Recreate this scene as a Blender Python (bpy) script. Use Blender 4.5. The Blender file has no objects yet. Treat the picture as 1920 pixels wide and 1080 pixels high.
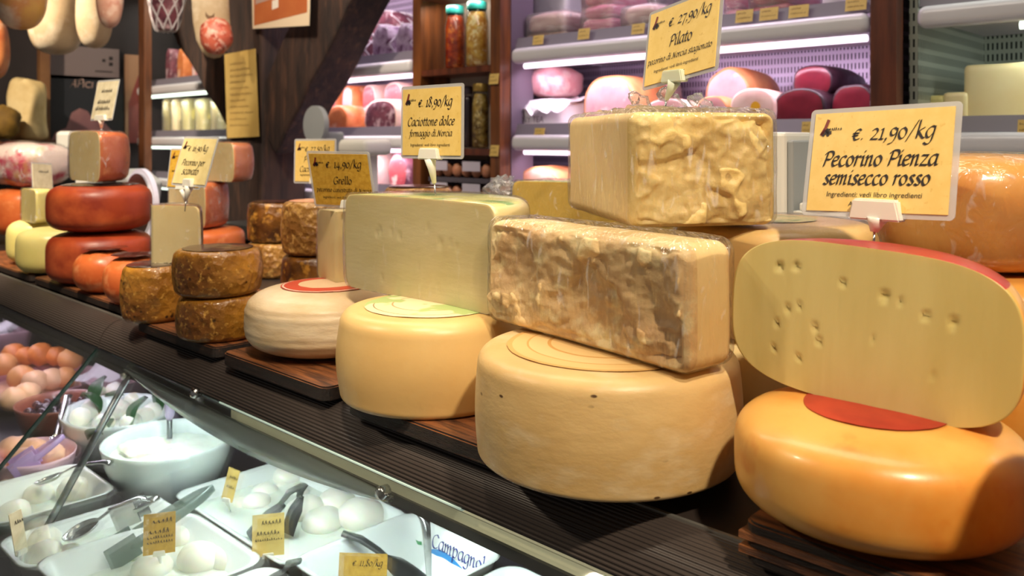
import bpy, bmesh, math, random
from mathutils import Vector, Matrix, Euler, noise
PI = math.pi; R = math.radians
random.seed(7)
SC = bpy.context.scene
COL = SC.collection

# ------------------------------------------------------------------ camera, world, exposure, room lights
F_PX, CAM_Z, YAW = 1600.0, 0.36, math.radians(44)
RV = Vector((math.cos(YAW), math.sin(YAW), 0)); FV = Vector((-math.sin(YAW), math.cos(YAW), 0))
cam = bpy.data.cameras.new('camera'); camo = bpy.data.objects.new('camera', cam); COL.objects.link(camo)
camo.location = (0, 0, CAM_Z); camo.rotation_euler = (PI/2, 0, YAW)
cam.sensor_width = 36; cam.lens = 30; cam.shift_y = -277/1920; cam.clip_start = .05
cam.dof.use_dof = True; cam.dof.focus_distance = 1.02; cam.dof.aperture_fstop = 7.0
SC.camera = camo
SC.view_settings.view_transform = 'Standard'; SC.view_settings.look = 'None'
SC.view_settings.gamma = 1; SC.view_settings.use_curve_mapping = False
SC.view_settings.exposure = -0.1
w = bpy.data.worlds.new('world'); SC.world = w; w.use_nodes = True
w.node_tree.nodes['Background'].inputs[0].default_value = (.95, .88, .8, 1)
w.node_tree.nodes['Background'].inputs[1].default_value = .12

def lamp(name, kind, loc, energy, color, target=None, size=.05, size_y=None, spot=60, blend=.5):
    l = bpy.data.lights.new(name, kind); o = bpy.data.objects.new(name, l); COL.objects.link(o)
    o.location = loc; l.energy = energy; l.color = color
    if kind == 'AREA':
        l.size = size
        if size_y: l.shape = 'RECTANGLE'; l.size_y = size_y
    else:
        l.shadow_soft_size = size
    if kind == 'SPOT': l.spot_size = math.radians(spot); l.spot_blend = blend
    if target is not None:
        o.rotation_euler = (Vector(target)-Vector(loc)).to_track_quat('-Z', 'Y').to_euler()
    return o
WARM = (1, .83, .62)
# ceiling spotlights of the shop, in a row over the customers' side of the counter
for x, e in ((.50, 150), (-.45, 84), (-1.35, 160), (-2.25, 195)):
    lamp('ceiling_or_fill_spot', 'SPOT', (x, .14, 1.47), e, WARM, (x-.78, .82, .12), .045, None, 50, .8)
lamp('ceiling_or_fill_spot', 'SPOT', (-3.6, .3, 1.45), 190, WARM, (-4.2, 1.6, .7), .04, None, 80, .7)
lamp('ceiling_or_fill_spot', 'SPOT', (-2.4, .9, 1.45), 55, WARM, (-3.1, 1.9, .6), .04, None, 80, .7)
lamp('overhead_fill', 'AREA', (-1.5, .95, 1.5), 26, (1, .88, .72), (-1.5, .95, 0), 3.0, .4)  # unseen area fill added to brighten the tops of the cheeses

lamp('ceiling_or_fill_spot', 'SPOT', (-1.75, -.55, 1.42), 62, WARM, (-.72, .85, .3), .045, None, 34, .7)  # fill spot added to brighten the tall block's left face
# ------------------------------------------------------------------ helpers
def ray(u, v): return FV + RV*((u-960)/F_PX) + Vector((0, 0, (263-v)/F_PX))
def atY(u, v, Y):
    d = ray(u, v); return Vector((0, 0, CAM_Z)) + d*(Y/d.y)
def atZ(u, v, Z):
    d = ray(u, v); return Vector((0, 0, CAM_Z)) + d*((Z-CAM_Z)/d.z)
def atX(u, v, X):
    d = ray(u, v); return Vector((0, 0, CAM_Z)) + d*(X/d.x)

def tag(o, label=None, cat=None, group=None, kind=None):
    if label: o['label'] = label
    if cat: o['category'] = cat
    if group: o['group'] = group
    if kind: o['kind'] = kind
    return o
def empty(name, loc, label, cat, group=None, rz=0):
    o = bpy.data.objects.new(name, None); COL.objects.link(o); o.location = loc; o.rotation_euler = (0, 0, rz)
    o.empty_display_size = .02
    return tag(o, label, cat, group)
def put(name, bm, mats, parent=None, loc=(0, 0, 0), rot=(0, 0, 0), smooth=True, doubles=0, normals=True):
    if doubles: bmesh.ops.remove_doubles(bm, verts=bm.verts, dist=doubles)
    if normals: bmesh.ops.recalc_face_normals(bm, faces=bm.faces)
    me = bpy.data.meshes.new(name); bm.to_mesh(me); bm.free()
    for m in (mats if isinstance(mats, (list, tuple)) else [mats]): me.materials.append(m)
    if smooth: me.polygons.foreach_set('use_smooth', [True]*len(me.polygons))
    o = bpy.data.objects.new(name, me); COL.objects.link(o); o.location = loc; o.rotation_euler = rot
    if parent: o.parent = parent
    return o
def struct(o): o['kind'] = 'structure'; return o
def dup(root, loc=None, rz=None, label=None):
    r = root.copy(); COL.objects.link(r)
    if loc is not None: r.location = loc
    if rz is not None: r.rotation_euler = (0, 0, rz)
    if label: r['label'] = label
    for ch in list(root.children):
        c = ch.copy(); COL.objects.link(c); c.parent = r
        for g in ch.children:
            d = g.copy(); COL.objects.link(d); d.parent = c
    return r
def NB(): return bmesh.new()
def bx(bm, c, s, rot=None, mi=0, bev=0, seg=2):
    r = bmesh.ops.create_cube(bm, size=1)
    vs = r['verts']
    for v in vs: v.co = Vector((v.co.x*s[0], v.co.y*s[1], v.co.z*s[2]))
    if bev:
        es = list({e for v in vs for e in v.link_edges})
        b = bmesh.ops.bevel(bm, geom=es, offset=bev, segments=seg, profile=.5, affect='EDGES')
        vs = list({v for f in b['faces'] for v in f.verts} | {v for v in vs if v.is_valid})
    M = Matrix.Translation(c)
    if rot is not None: M = M @ (Euler(rot).to_matrix().to_4x4() if not isinstance(rot, Matrix) else rot)
    for v in vs: v.co = M @ v.co
    for f in {f for v in vs for f in v.link_faces}: f.material_index = mi
    return vs
def tube(bm, pts, rad, n=10, cap=True, mi=0, squash=None):
    pts = [Vector(p) for p in pts]; k = len(pts)
    if not isinstance(rad, (list, tuple)): rad = [rad]*k
    rings = []
    up = None
    for i, p in enumerate(pts):
        t = (pts[min(i+1, k-1)]-pts[max(i-1, 0)]).normalized()
        if up is None: up = Vector((0, 0, 1)) if abs(t.z) < .9 else Vector((1, 0, 0))
        a = t.cross(up).normalized(); b = a.cross(t).normalized(); up = b
        sq = squash if squash else (1, 1)
        rings.append([bm.verts.new(p + (a*math.cos(2*PI*j/n)*sq[0] + b*math.sin(2*PI*j/n)*sq[1])*rad[i]) for j in range(n)])
    for i in range(k-1):
        for j in range(n):
            bm.faces.new((rings[i][j], rings[i][(j+1) % n], rings[i+1][(j+1) % n], rings[i+1][j])).material_index = mi
    if cap:
        bm.faces.new(rings[0]).material_index = mi; bm.faces.new(rings[-1][::-1]).material_index = mi
def catmull(pts, m=6):
    P = [Vector(p) for p in pts]; P = [P[0]*2-P[1]] + P + [P[-1]*2-P[-2]]; out = []
    for i in range(1, len(P)-2):
        for j in range(m):
            t = j/m
            out.append(.5*((2*P[i]) + (P[i+1]-P[i-1])*t + (2*P[i-1]-5*P[i]+4*P[i+1]-P[i+2])*t*t + (3*P[i]-P[i-1]-3*P[i+1]+P[i+2])*t**3))
    out.append(P[-2]); return out
def prof(r, h, e=.02, b=.004, dome=.002, nf=7, ns=9, na=6, eb=None):
    """outline of a cheese wheel from bottom centre to top centre"""
    e = min(e, h*.49); p = []; R = r-b; eb = e if eb is None else eb
    for i in range(nf): p.append(((R-eb)*i/nf, 0))
    for i in range(na): a = PI/2*i/na; p.append((R-eb+eb*math.sin(a), eb-eb*math.cos(a)))
    for i in range(ns+1): s = i/ns; p.append((R+b*math.sin(PI*s), eb+(h-e-eb)*s))
    for i in range(1, na+1): a = PI/2*i/na; p.append((R-e+e*math.cos(a), h-e+e*math.sin(a)))
    for i in range(1, nf+1): q = 1-i/nf; p.append(((R-e)*q, h+dome*(1-q*q)))
    return p
def sprof(r, h, p=.55, n=34, flat=0):
    """rounder wheel outline (superellipse)"""
    out = []
    for i in range(n+1):
        a = -PI/2+PI*i/n; c = max(0, math.cos(a)); s_ = math.sin(a)
        out.append((r*c**p, h/2+h/2*math.copysign(abs(s_)**(p*1.05), s_)))
    out[0] = (0, 0); out[-1] = (0, h); return out
def nz(v, s, seed=0): return noise.noise(Vector((v.x*s+seed*7.3, v.y*s-seed*3.1, v.z*s+seed*1.7)))
def revolve(bm, p, n=64, a0=0, a1=2*PI, mi=0):
    full = abs(a1-a0-2*PI) < 1e-6; m = n if full else n+1
    rings = [[bm.verts.new((r*math.cos(a0+(a1-a0)*j/n), r*math.sin(a0+(a1-a0)*j/n), z)) for j in range(m)] for r, z in p]
    for i in range(len(p)-1):
        for j in range(n):
            k = (j+1) % m
            bm.faces.new((rings[i][j], rings[i][k], rings[i+1][k], rings[i+1][j])).material_index = mi
    return rings
def wobble(bm, amp, s, seed=0, amp2=0, s2=0):
    for v in bm.verts:
        r = Vector((v.co.x, v.co.y, 0)); k = 1 + amp*nz(v.co, s, seed)
        if amp2: k += amp2*nz(v.co, s2, seed+1)
        v.co.x *= k; v.co.y *= k
        v.co.z *= 1+amp*.4*nz(v.co, s, seed+3)
def resample(p, N):
    P = [Vector((a, 0, c)) for a, c in p]; d = [0]
    for a, c in zip(P, P[1:]): d.append(d[-1]+(c-a).length)
    out = []; j = 0
    for i in range(N+1):
        t = d[-1]*i/N
        while j < len(d)-2 and d[j+1] < t: j += 1
        q = P[j].lerp(P[j+1], (t-d[j])/max(1e-9, d[j+1]-d[j])); out.append((q.x, q.z))
    return out
def sector(p, a0, a1, n, m, facefn=None):
    """piece of a wheel: rind = material 0, cut faces = material 1"""
    bm = NB(); p = resample(p, 84 if n > 50 else 46); revolve(bm, p, n, a0, a1)
    for a in (a0, a1):
        g = [[bm.verts.new((r*c/m*math.cos(a), r*c/m*math.sin(a), z)) for c in range(m+1)] for r, z in p]
        for i in range(len(p)-1):
            for c in range(m):
                f = bm.faces.new((g[i][c], g[i][c+1], g[i+1][c+1], g[i+1][c])); f.material_index = 1
    bmesh.ops.remove_doubles(bm, verts=bm.verts, dist=1e-5)
    bmesh.ops.dissolve_degenerate(bm, edges=bm.edges, dist=1e-6)
    return bm
def rbox(sx, sy, sz, e, n=14, nx=None):
    """rounded block with a dense grid, centred on x,y, base at z=0"""
    bm = NB(); S = Vector((sx, sy, sz))/2
    def w1(t, half):
        k = e/half; a = .28
        u = abs(t)
        q = u/(1-a)*(1-k) if u < 1-a else (1-k)+k*(u-(1-a))/a
        return math.copysign(q*half, t)
    for ax in range(3):
        for sg in (-1, 1):
            g = []
            for i in range(n+1):
                row = []
                for j in range(n+1):
                    c = [0, 0, 0]; c[ax] = sg; c[(ax+1) % 3] = -1+2*i/n; c[(ax+2) % 3] = -1+2*j/n
                    q = Vector([w1(c[k], S[k]) for k in range(3)])
                    inn = Vector([max(-(S[k]-e), min(S[k]-e, q[k])) for k in range(3)])
                    d = q-inn
                    if d.length > 1e-9: q = inn+d.normalized()*e
                    row.append(bm.verts.new(q+Vector((0, 0, sz/2))))
                g.append(row)
            for i in range(n):
                for j in range(n): bm.faces.new((g[i][j], g[i+1][j], g[i+1][j+1], g[i][j+1]))
    bmesh.ops.remove_doubles(bm, verts=bm.verts, dist=1e-6)
    bmesh.ops.recalc_face_normals(bm, faces=bm.faces)
    return bm
def blob(rx, ry, rz, seed=0, amp=.1, s=3, n=16, p=1.0):
    """lumpy ellipsoid resting on z=0"""
    bm = NB(); bmesh.ops.create_uvsphere(bm, u_segments=n*2, v_segments=n, radius=1)
    for v in bm.verts:
        c = v.co.copy()
        if p != 1: c = Vector([math.copysign(abs(x)**p, x) for x in c])
        c *= 1+amp*nz(v.co, s, seed)
        v.co = Vector((c.x*rx, c.y*ry, max(0, c.z*rz+rz)))
    return bm
def slab(bm, poly, y0, y1, mi=0):
    """polygon in XZ extruded along Y"""
    a = [bm.verts.new((x, y0, z)) for x, z in poly]; b = [bm.verts.new((x, y1, z)) for x, z in poly]
    bm.faces.new(a).material_index = mi; bm.faces.new(b[::-1]).material_index = mi
    for i in range(len(poly)):
        j = (i+1) % len(poly); bm.faces.new((a[i], b[i], b[j], a[j])).material_index = mi
def plate(bm, poly, z0, z1, mi=0):
    a = [bm.verts.new((x, y, z0)) for x, y in poly]; b = [bm.verts.new((x, y, z1)) for x, y in poly]
    bm.faces.new(a[::-1]).material_index = mi; bm.faces.new(b).material_index = mi
    for i in range(len(poly)):
        j = (i+1) % len(poly); bm.faces.new((a[i], a[j], b[j], b[i])).material_index = mi
def rrect(w_, h_, r, n=5, cx=0, cy=0):
    out = []
    for qx, qy, a in ((1, 1, 0), (-1, 1, PI/2), (-1, -1, PI), (1, -1, 1.5*PI)):
        for i in range(n+1):
            t = a+PI/2*i/n; out.append((cx+qx*(w_/2-r)+r*math.cos(t), cy+qy*(h_/2-r)+r*math.sin(t)))
    return out

# ------------------------------------------------------------------ materials
MATS = {}
def lin(c):
    return tuple(((x/12.92) if x <= .04045 else ((x+.055)/1.055)**2.4) for x in [k/255 for k in c])
def pm(name, c1, c2=None, scale=12, rough=.5, bump=0, bscale=60, metal=0, sss=0, emit=None, es=0, contrast=(.38, .62),
       specks=None, coat=0, stretch=(1, 1, 1), spec=.5, c3=None, s3=40, k3=(.5, .6), alpha=1, cells=0, bdetail=6, trans=0, rim=None):
    """procedural material; colours given in sRGB 0-255"""
    if name in MATS: return MATS[name]
    m = bpy.data.materials.new(name); m.use_nodes = True; nt = m.node_tree; N = nt.nodes; L = nt.links
    b = N['Principled BSDF']
    I = b.inputs
    I['Roughness'].default_value = rough; I['Metallic'].default_value = metal
    I['Specular IOR Level'].default_value = spec
    I['Coat Weight'].default_value = coat; I['Coat Roughness'].default_value = .12
    I['Alpha'].default_value = alpha; I['Transmission Weight'].default_value = trans
    if sss:
        I['Subsurface Weight'].default_value = sss; I['Subsurface Radius'].default_value = (1, .55, .2); I['Subsurface Scale'].default_value = .012
    tc = N.new('ShaderNodeTexCoord'); mp = N.new('ShaderNodeMapping'); mp.inputs['Scale'].default_value = stretch
    L.new(tc.outputs['Object'], mp.inputs['Vector'])
    def nse(sc, det=6, rgh=.55):
        n = N.new('ShaderNodeTexNoise'); n.inputs['Scale'].default_value = sc; n.inputs['Detail'].default_value = det
        n.inputs['Roughness'].default_value = rgh; L.new(mp.outputs[0], n.inputs['Vector']); return n
    def ramp(src, p0, p1, out='Fac'):
        r = N.new('ShaderNodeValToRGB'); r.color_ramp.elements[0].position = p0; r.color_ramp.elements[1].position = p1
        L.new(src, r.inputs[0]); return r
    def mix(f, a, c):
        x = N.new('ShaderNodeMix'); x.data_type = 'RGBA'; L.new(f, x.inputs['Factor'])
        for sock, val in ((x.inputs[6], a), (x.inputs[7], c)):
            if isinstance(val, tuple): sock.default_value = (*lin(val), 1)
            else: L.new(val, sock)
        return x.outputs[2]
    col = c1
    if c2:
        n = nse(scale); r = ramp(n.outputs['Fac'], *contrast); col = mix(r.outputs[0], c1, c2)
    if c3:
        n = nse(s3, 4); r = ramp(n.outputs['Fac'], *k3); col = mix(r.outputs[0], col, c3)
    if specks:
        vo = N.new('ShaderNodeTexVoronoi'); vo.inputs['Scale'].default_value = specks[0]; L.new(mp.outputs[0], vo.inputs['Vector'])
        r = ramp(vo.outputs['Distance'], specks[1], specks[1]*1.6)
        inv = N.new('ShaderNodeMath'); inv.operation = 'SUBTRACT'; inv.inputs[0].default_value = 1; L.new(r.outputs[0], inv.inputs[1])
        n = nse(specks[0]*.35, 2); r2 = ramp(n.outputs['Fac'], .5, .6)
        mu = N.new('ShaderNodeMath'); mu.operation = 'MULTIPLY'; L.new(inv.outputs[0], mu.inputs[0]); L.new(r2.outputs[0], mu.inputs[1])
        col = mix(mu.outputs[0], col, specks[2])
    if rim:
        sp_ = N.new('ShaderNodeSeparateXYZ'); L.new(tc.outputs['Object'], sp_.inputs[0])
        def pw(sock, off, k):
            a = N.new('ShaderNodeMath'); a.operation = 'SUBTRACT'; a.inputs[1].default_value = off; L.new(sock, a.inputs[0])
            q = N.new('ShaderNodeMath'); q.operation = 'ABSOLUTE'; L.new(a.outputs[0], q.inputs[0])
            d = N.new('ShaderNodeMath'); d.operation = 'DIVIDE'; d.inputs[1].default_value = k; L.new(q.outputs[0], d.inputs[0])
            e = N.new('ShaderNodeMath'); e.operation = 'POWER'; e.inputs[1].default_value = rim[3]; L.new(d.outputs[0], e.inputs[0]); return e.outputs[0]
        ad = N.new('ShaderNodeMath'); ad.operation = 'ADD'; L.new(pw(sp_.outputs[0], 0, rim[0]), ad.inputs[0]); L.new(pw(sp_.outputs[2], rim[1]/2, rim[1]/2), ad.inputs[1])
        n = nse(9, 3); ad2 = N.new('ShaderNodeMath'); ad2.operation = 'MULTIPLY_ADD'; ad2.inputs[1].default_value = .5; L.new(n.outputs['Fac'], ad2.inputs[0]); L.new(ad.outputs[0], ad2.inputs[2])
        r = ramp(ad2.outputs[0], rim[4], rim[5]); col = mix(r.outputs[0], col, rim[2])
    if isinstance(col, tuple): I['Base Color'].default_value = (*lin(col), 1)
    else: L.new(col, I['Base Color'])
    if bump:
        n = nse(bscale, bdetail); h = n.outputs['Fac']
        if cells:
            vo = N.new('ShaderNodeTexVoronoi'); vo.inputs['Scale'].default_value = cells; L.new(mp.outputs[0], vo.inputs['Vector'])
            ad = N.new('ShaderNodeMath'); ad.operation = 'ADD'; L.new(h, ad.inputs[0]); L.new(vo.outputs['Distance'], ad.inputs[1]); h = ad.outputs[0]
        bp = N.new('ShaderNodeBump'); bp.inputs['Strength'].default_value = bump; bp.inputs['Distance'].default_value = .004
        L.new(h, bp.inputs['Height']); L.new(bp.outputs[0], I['Normal'])
    if emit:
        I['Emission Color'].default_value = (*lin(emit), 1); I['Emission Strength'].default_value = es
    MATS[name] = m; return m
def wrapmat(name, scale=(30, 30, 6), strength=.8, tint=(1, 1, 1), haze=.03, base=.05, gain=.75, rough=.08, rot=(0, 0, 0), crease=.35, cp=(.60, .72), detail=5):
    """clear cling film: see-through with wrinkled glossy reflections"""
    if name in MATS: return MATS[name]
    m = bpy.data.materials.new(name); m.use_nodes = True; nt = m.node_tree; N = nt.nodes; L = nt.links; N.clear()
    out = N.new('ShaderNodeOutputMaterial'); tr = N.new('ShaderNodeBsdfTransparent'); tr.inputs[0].default_value = (*tint, 1)
    gl = N.new('ShaderNodeBsdfGlossy'); gl.inputs['Roughness'].default_value = rough
    df = N.new('ShaderNodeBsdfDiffuse'); df.inputs[0].default_value = (.9, .9, .9, 1)
    tc = N.new('ShaderNodeTexCoord'); mp = N.new('ShaderNodeMapping'); mp.inputs['Scale'].default_value = scale; mp.inputs['Rotation'].default_value = rot
    L.new(tc.outputs['Object'], mp.inputs[0])
    n = N.new('ShaderNodeTexNoise'); n.inputs['Scale'].default_value = 1; n.inputs['Detail'].default_value = detail; n.inputs['Roughness'].default_value = .6
    n.inputs['Distortion'].default_value = .6; L.new(mp.outputs[0], n.inputs['Vector'])
    bp = N.new('ShaderNodeBump'); bp.inputs['Strength'].default_value = strength; bp.inputs['Distance'].default_value = .01
    L.new(n.outputs['Fac'], bp.inputs['Height'])
    lw = N.new('ShaderNodeFresnel'); lw.inputs['IOR'].default_value = 1.45; L.new(bp.outputs[0], gl.inputs['Normal'])
    ma = N.new('ShaderNodeMath'); ma.operation = 'MULTIPLY_ADD'; ma.use_clamp = True; ma.inputs[1].default_value = gain; ma.inputs[2].default_value = base
    L.new(lw.outputs[0], ma.inputs[0])
    m1 = N.new('ShaderNodeMixShader'); m1.inputs[0].default_value = haze
    if crease and strength > .3:
        rp = N.new('ShaderNodeValToRGB'); rp.color_ramp.elements[0].position = cp[0]; rp.color_ramp.elements[1].position = cp[1]
        rp.color_ramp.elements[0].color = (haze, haze, haze, 1); rp.color_ramp.elements[1].color = (crease, crease, crease, 1)
        L.new(n.outputs['Fac'], rp.inputs[0]); L.new(rp.outputs[0], m1.inputs[0])
    L.new(tr.outputs[0], m1.inputs[1]); L.new(df.outputs[0], m1.inputs[2])
    m2 = N.new('ShaderNodeMixShader'); L.new(ma.outputs[0], m2.inputs[0]); L.new(m1.outputs[0], m2.inputs[1]); L.new(gl.outputs[0], m2.inputs[2])
    L.new(m2.outputs[0], out.inputs[0]); MATS[name] = m; return m
def ringmat(name, stops, rough=.4, bump=0, green=None):
    """paper label with concentric bands, stops=[(radius, sRGB)]"""
    m = bpy.data.materials.new(name); m.use_nodes = True; nt = m.node_tree; N = nt.nodes; L = nt.links; b = N['Principled BSDF']
    b.inputs['Roughness'].default_value = rough
    tc = N.new('ShaderNodeTexCoord'); sep = N.new('ShaderNodeSeparateXYZ'); L.new(tc.outputs['Object'], sep.inputs[0])
    cmb = N.new('ShaderNodeCombineXYZ'); L.new(sep.outputs[0], cmb.inputs[0]); L.new(sep.outputs[1], cmb.inputs[1])
    ln = N.new('ShaderNodeVectorMath'); ln.operation = 'LENGTH'; L.new(cmb.outputs[0], ln.inputs[0])
    mul = N.new('ShaderNodeMath'); mul.operation = 'MULTIPLY'; mul.inputs[1].default_value = 5; L.new(ln.outputs['Value'], mul.inputs[0])
    r = N.new('ShaderNodeValToRGB'); r.color_ramp.interpolation = 'CONSTANT'; L.new(mul.outputs[0], r.inputs[0])
    while len(r.color_ramp.elements) < len(stops): r.color_ramp.elements.new(.5)
    for e, (p, c) in zip(r.color_ramp.elements, stops): e.position = p*5; e.color = (*lin(c), 1)
    col = r.outputs[0]
    if green:
        n = N.new('ShaderNodeTexNoise'); n.inputs['Scale'].default_value = 22; L.new(tc.outputs['Object'], n.inputs['Vector'])
        q = N.new('ShaderNodeValToRGB'); q.color_ramp.elements[0].position = .52; q.color_ramp.elements[1].position = .56; L.new(n.outputs['Fac'], q.inputs[0])
        x = N.new('ShaderNodeMix'); x.data_type = 'RGBA'; L.new(q.outputs[0], x.inputs['Factor']); L.new(col, x.inputs[6]); x.inputs[7].default_value = (*lin(green), 1); col = x.outputs[2]
    L.new(col, b.inputs['Base Color']); return m
def slotmat(name, c1, c2, sx=88, sz=33):
    """perforated metal: rows of upright dark slots"""
    m = bpy.data.materials.new(name); m.use_nodes = True; nt = m.node_tree; N = nt.nodes; L = nt.links; b = N['Principled BSDF']
    b.inputs['Roughness'].default_value = .3; b.inputs['Metallic'].default_value = .3
    tc = N.new('ShaderNodeTexCoord'); sep = N.new('ShaderNodeSeparateXYZ'); L.new(tc.outputs['Object'], sep.inputs[0])
    def band(o, k, w_):
        a = N.new('ShaderNodeMath'); a.operation = 'MULTIPLY'; a.inputs[1].default_value = k; L.new(o, a.inputs[0])
        f = N.new('ShaderNodeMath'); f.operation = 'FRACT'; L.new(a.outputs[0], f.inputs[0])
        g = N.new('ShaderNodeMath'); g.operation = 'LESS_THAN'; g.inputs[1].default_value = w_; L.new(f.outputs[0], g.inputs[0]); return g.outputs[0]
    sm = N.new('ShaderNodeMath'); sm.operation = 'ADD'; L.new(sep.outputs[0], sm.inputs[0]); L.new(sep.outputs[1], sm.inputs[1])
    mu = N.new('ShaderNodeMath'); mu.operation = 'MULTIPLY'; L.new(band(sm.outputs[0], sx, .42), mu.inputs[0]); L.new(band(sep.outputs[2], sz, .62), mu.inputs[1])
    x = N.new('ShaderNodeMix'); x.data_type = 'RGBA'; L.new(mu.outputs[0], x.inputs['Factor'])
    x.inputs[6].default_value = (*lin(c1), 1); x.inputs[7].default_value = (*lin(c2), 1); L.new(x.outputs[2], b.inputs['Base Color']); return m

M_CREAM = pm('rind_cream', (222, 188, 128), (206, 168, 106), 7, .42, .18, 45, sss=.12, specks=(30, .075, (90, 62, 36)), stretch=(1, 1, 2.2), c3=(228, 204, 158), s3=14, k3=(.52, .75))
M_CREAM2 = pm('rind_butter', (224, 190, 126), (214, 174, 108), 6, .38, .1, 50, sss=.12)
M_WHITE = pm('rind_white', (226, 206, 172), (208, 180, 138), 9, .4, .35, 30, sss=.12, stretch=(1, 1, 3))
M_WAX = pm('rind_wax_orange', (232, 176, 92), (216, 134, 42), 7, .34, .12, 30, sss=.2, contrast=(.42, .7), c3=(206, 112, 30), s3=16, k3=(.6, .78), coat=.2)
M_WAX2 = pm('rind_wax_amber', (226, 166, 84), (214, 136, 50), 9, .35, .15, 30, sss=.15)
M_RED = pm('rind_red', (164, 66, 30), (128, 42, 20), 8, .42, .25, 40, c3=(186, 90, 44), s3=11, k3=(.5, .75), sss=.05)
M_ORANGE = pm('rind_orange', (208, 112, 58), (186, 84, 38), 12, .34, .2, 40, c3=(226, 150, 96), s3=26, k3=(.55, .75), sss=.05)
M_BROWN = pm('rind_brown', (182, 126, 44), (112, 66, 20), 8, .3, .9, 60, c3=(206, 156, 74), s3=130, k3=(.56, .72), specks=(70, .16, (60, 34, 12)), cells=55, coat=.25)
M_BROWND = pm('rind_brown_dark', (126, 80, 30), (64, 36, 14), 20, .26, .9, 60, c3=(180, 128, 52), s3=44, k3=(.55, .68), cells=45, coat=.35)
M_BROWNT = pm('rind_brown_tan', (166, 120, 56), (128, 84, 34), 16, .36, 1, 70, c3=(200, 156, 88), s3=80, k3=(.52, .66), cells=70, coat=.2)
M_YEL = pm('rind_pale_yellow', (226, 214, 142), (214, 200, 120), 8, .35, .08, 40, sss=.15)
M_CUT = pm('cut_pale', (222, 206, 142), (212, 192, 122), 8, .42, .12, 60, sss=.15, specks=(34, .05, (160, 138, 72)), stretch=(1, 1, 1.3))
M_CUT2 = pm('cut_straw', (216, 194, 118), (202, 176, 98), 6, .42, .12, 50, sss=.15, specks=(30, .055, (150, 116, 50)), stretch=(1.4, 1.4, .9))
M_CUTH = pm('cut_half_rimmed', (212, 194, 128), (198, 178, 108), 6, .36, .12, 50, sss=.15, stretch=(2.2, 2.2, .5), rim=(.125, .139, (226, 178, 100), 1.9, 1.0, 2.5))
M_CUTW = pm('cut_wide_rimmed', (228, 214, 168), (218, 202, 148), 8, .36, .12, 60, sss=.15, stretch=(.6, .6, 2), rim=(.165, .138, (234, 208, 134), 3, 1.05, 2.1))
M_CUT3 = pm('cut_aged', (236, 210, 142), (218, 186, 112), 15, .5, .5, 70, sss=.12, c3=(232, 208, 140), s3=34, k3=(.52, .66), contrast=(.36, .66))
M_CUT4 = pm('cut_aged_broken', (226, 194, 138), (200, 160, 108), 13, .5, .5, 80, sss=.12, c3=(230, 210, 158), s3=30, k3=(.5, .64), contrast=(.36, .64))
M_CUTC = pm('cut_cream', (242, 224, 172), (234, 210, 150), 9, .42, .12, 50, sss=.15, specks=(40, .05, (170, 140, 86)))
M_RINDC = pm('rind_aged', (240, 214, 156), (232, 200, 136), 7, .4, .2, 40, sss=.1)
M_GREENTOP = pm('printed_rind', (206, 200, 128), (120, 156, 92), 16, .3, .1, 40, contrast=(.5, .58), c3=(232, 226, 196), s3=20, k3=(.54, .62))
M_FOIL = pm('printed_film', (70, 50, 46), (150, 140, 134), 18, .16, .3, 30, metal=.3, contrast=(.5, .62), coat=.6)
M_DLABEL = pm('dark_label', (84, 48, 38), (58, 34, 32), 10, .25, .05, 30, coat=.5, c3=(128, 90, 80), s3=30, k3=(.6, .7), stretch=(1, 4, 1))
M_PLABEL = pm('peach_label', (214, 150, 118), (190, 118, 90), 14, .35, c3=(230, 190, 160), s3=40)
W_FINE = wrapmat('cling_film_fine', (90, 90, 26), .5, base=.0, gain=.5, haze=.0, crease=.12, cp=(.62, .75))
W_STREAK = wrapmat('cling_film_streaks', (80, 80, 22), .85, base=.075, gain=.4, rough=.16, rot=(.3, .6, .3), haze=.01, crease=.30, cp=(.60, .72), detail=2.5)
W_CREASE = wrapmat('cling_film_creased', (50, 50, 30), .85, base=.075, gain=.4, rough=.16, haze=.02, detail=2.5)
W_BAG = wrapmat('cling_film_bunched', (38, 38, 26), 1.0, base=.08, gain=.7, haze=.12, rough=.1)
W_SLEEVE = wrapmat('clear_sleeve', (6, 6, 6), .04, base=.06, gain=.8, haze=.42, rough=.05)
M_CARD = pm('card_yellow', (230, 198, 116), (224, 190, 104), 60, .45, c3=(214, 176, 88), s3=160, k3=(.62, .7))
M_CARDG = pm('card_ochre', (206, 164, 62), (190, 146, 48), 130, .4, .2, 160)
M_CARDP = pm('card_cream', (222, 212, 182), (206, 194, 160), 50, .4)
M_INK = pm('ink', (30, 20, 20), rough=.5)
M_INKR = pm('ink_red', (120, 40, 28), rough=.5)
M_PLASTIC = pm('white_plastic', (236, 234, 222), rough=.32, sss=.1)
M_PLASTICG = pm('milky_plastic', (214, 220, 196), rough=.3, sss=.2)
M_STEEL = pm('steel', (190, 190, 190), rough=.22, metal=1, bump=.02, bscale=90)
M_STEELD = pm('steel_dark', (120, 124, 124), rough=.3, metal=.9, bump=.02, bscale=90)
M_BOARDE = pm('board_worn_lit_edge', (196, 130, 66), (120, 74, 36), 30, .5, .3, 60)  # worn edge, with an edge highlight painted in as lighter colour
M_BOARD = pm('board_wood', (140, 84, 44), (76, 44, 24), 9, .5, .5, 60, stretch=(1.5, 14, 14), c3=(164, 98, 46), s3=12, k3=(.58, .74), coat=.15)
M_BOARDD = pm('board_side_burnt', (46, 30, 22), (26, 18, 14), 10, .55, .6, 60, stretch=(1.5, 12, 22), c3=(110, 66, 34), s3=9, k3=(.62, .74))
M_LEDGE = pm('ledge_ribbed', (66, 58, 54), rough=.42, spec=.4)
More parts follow.
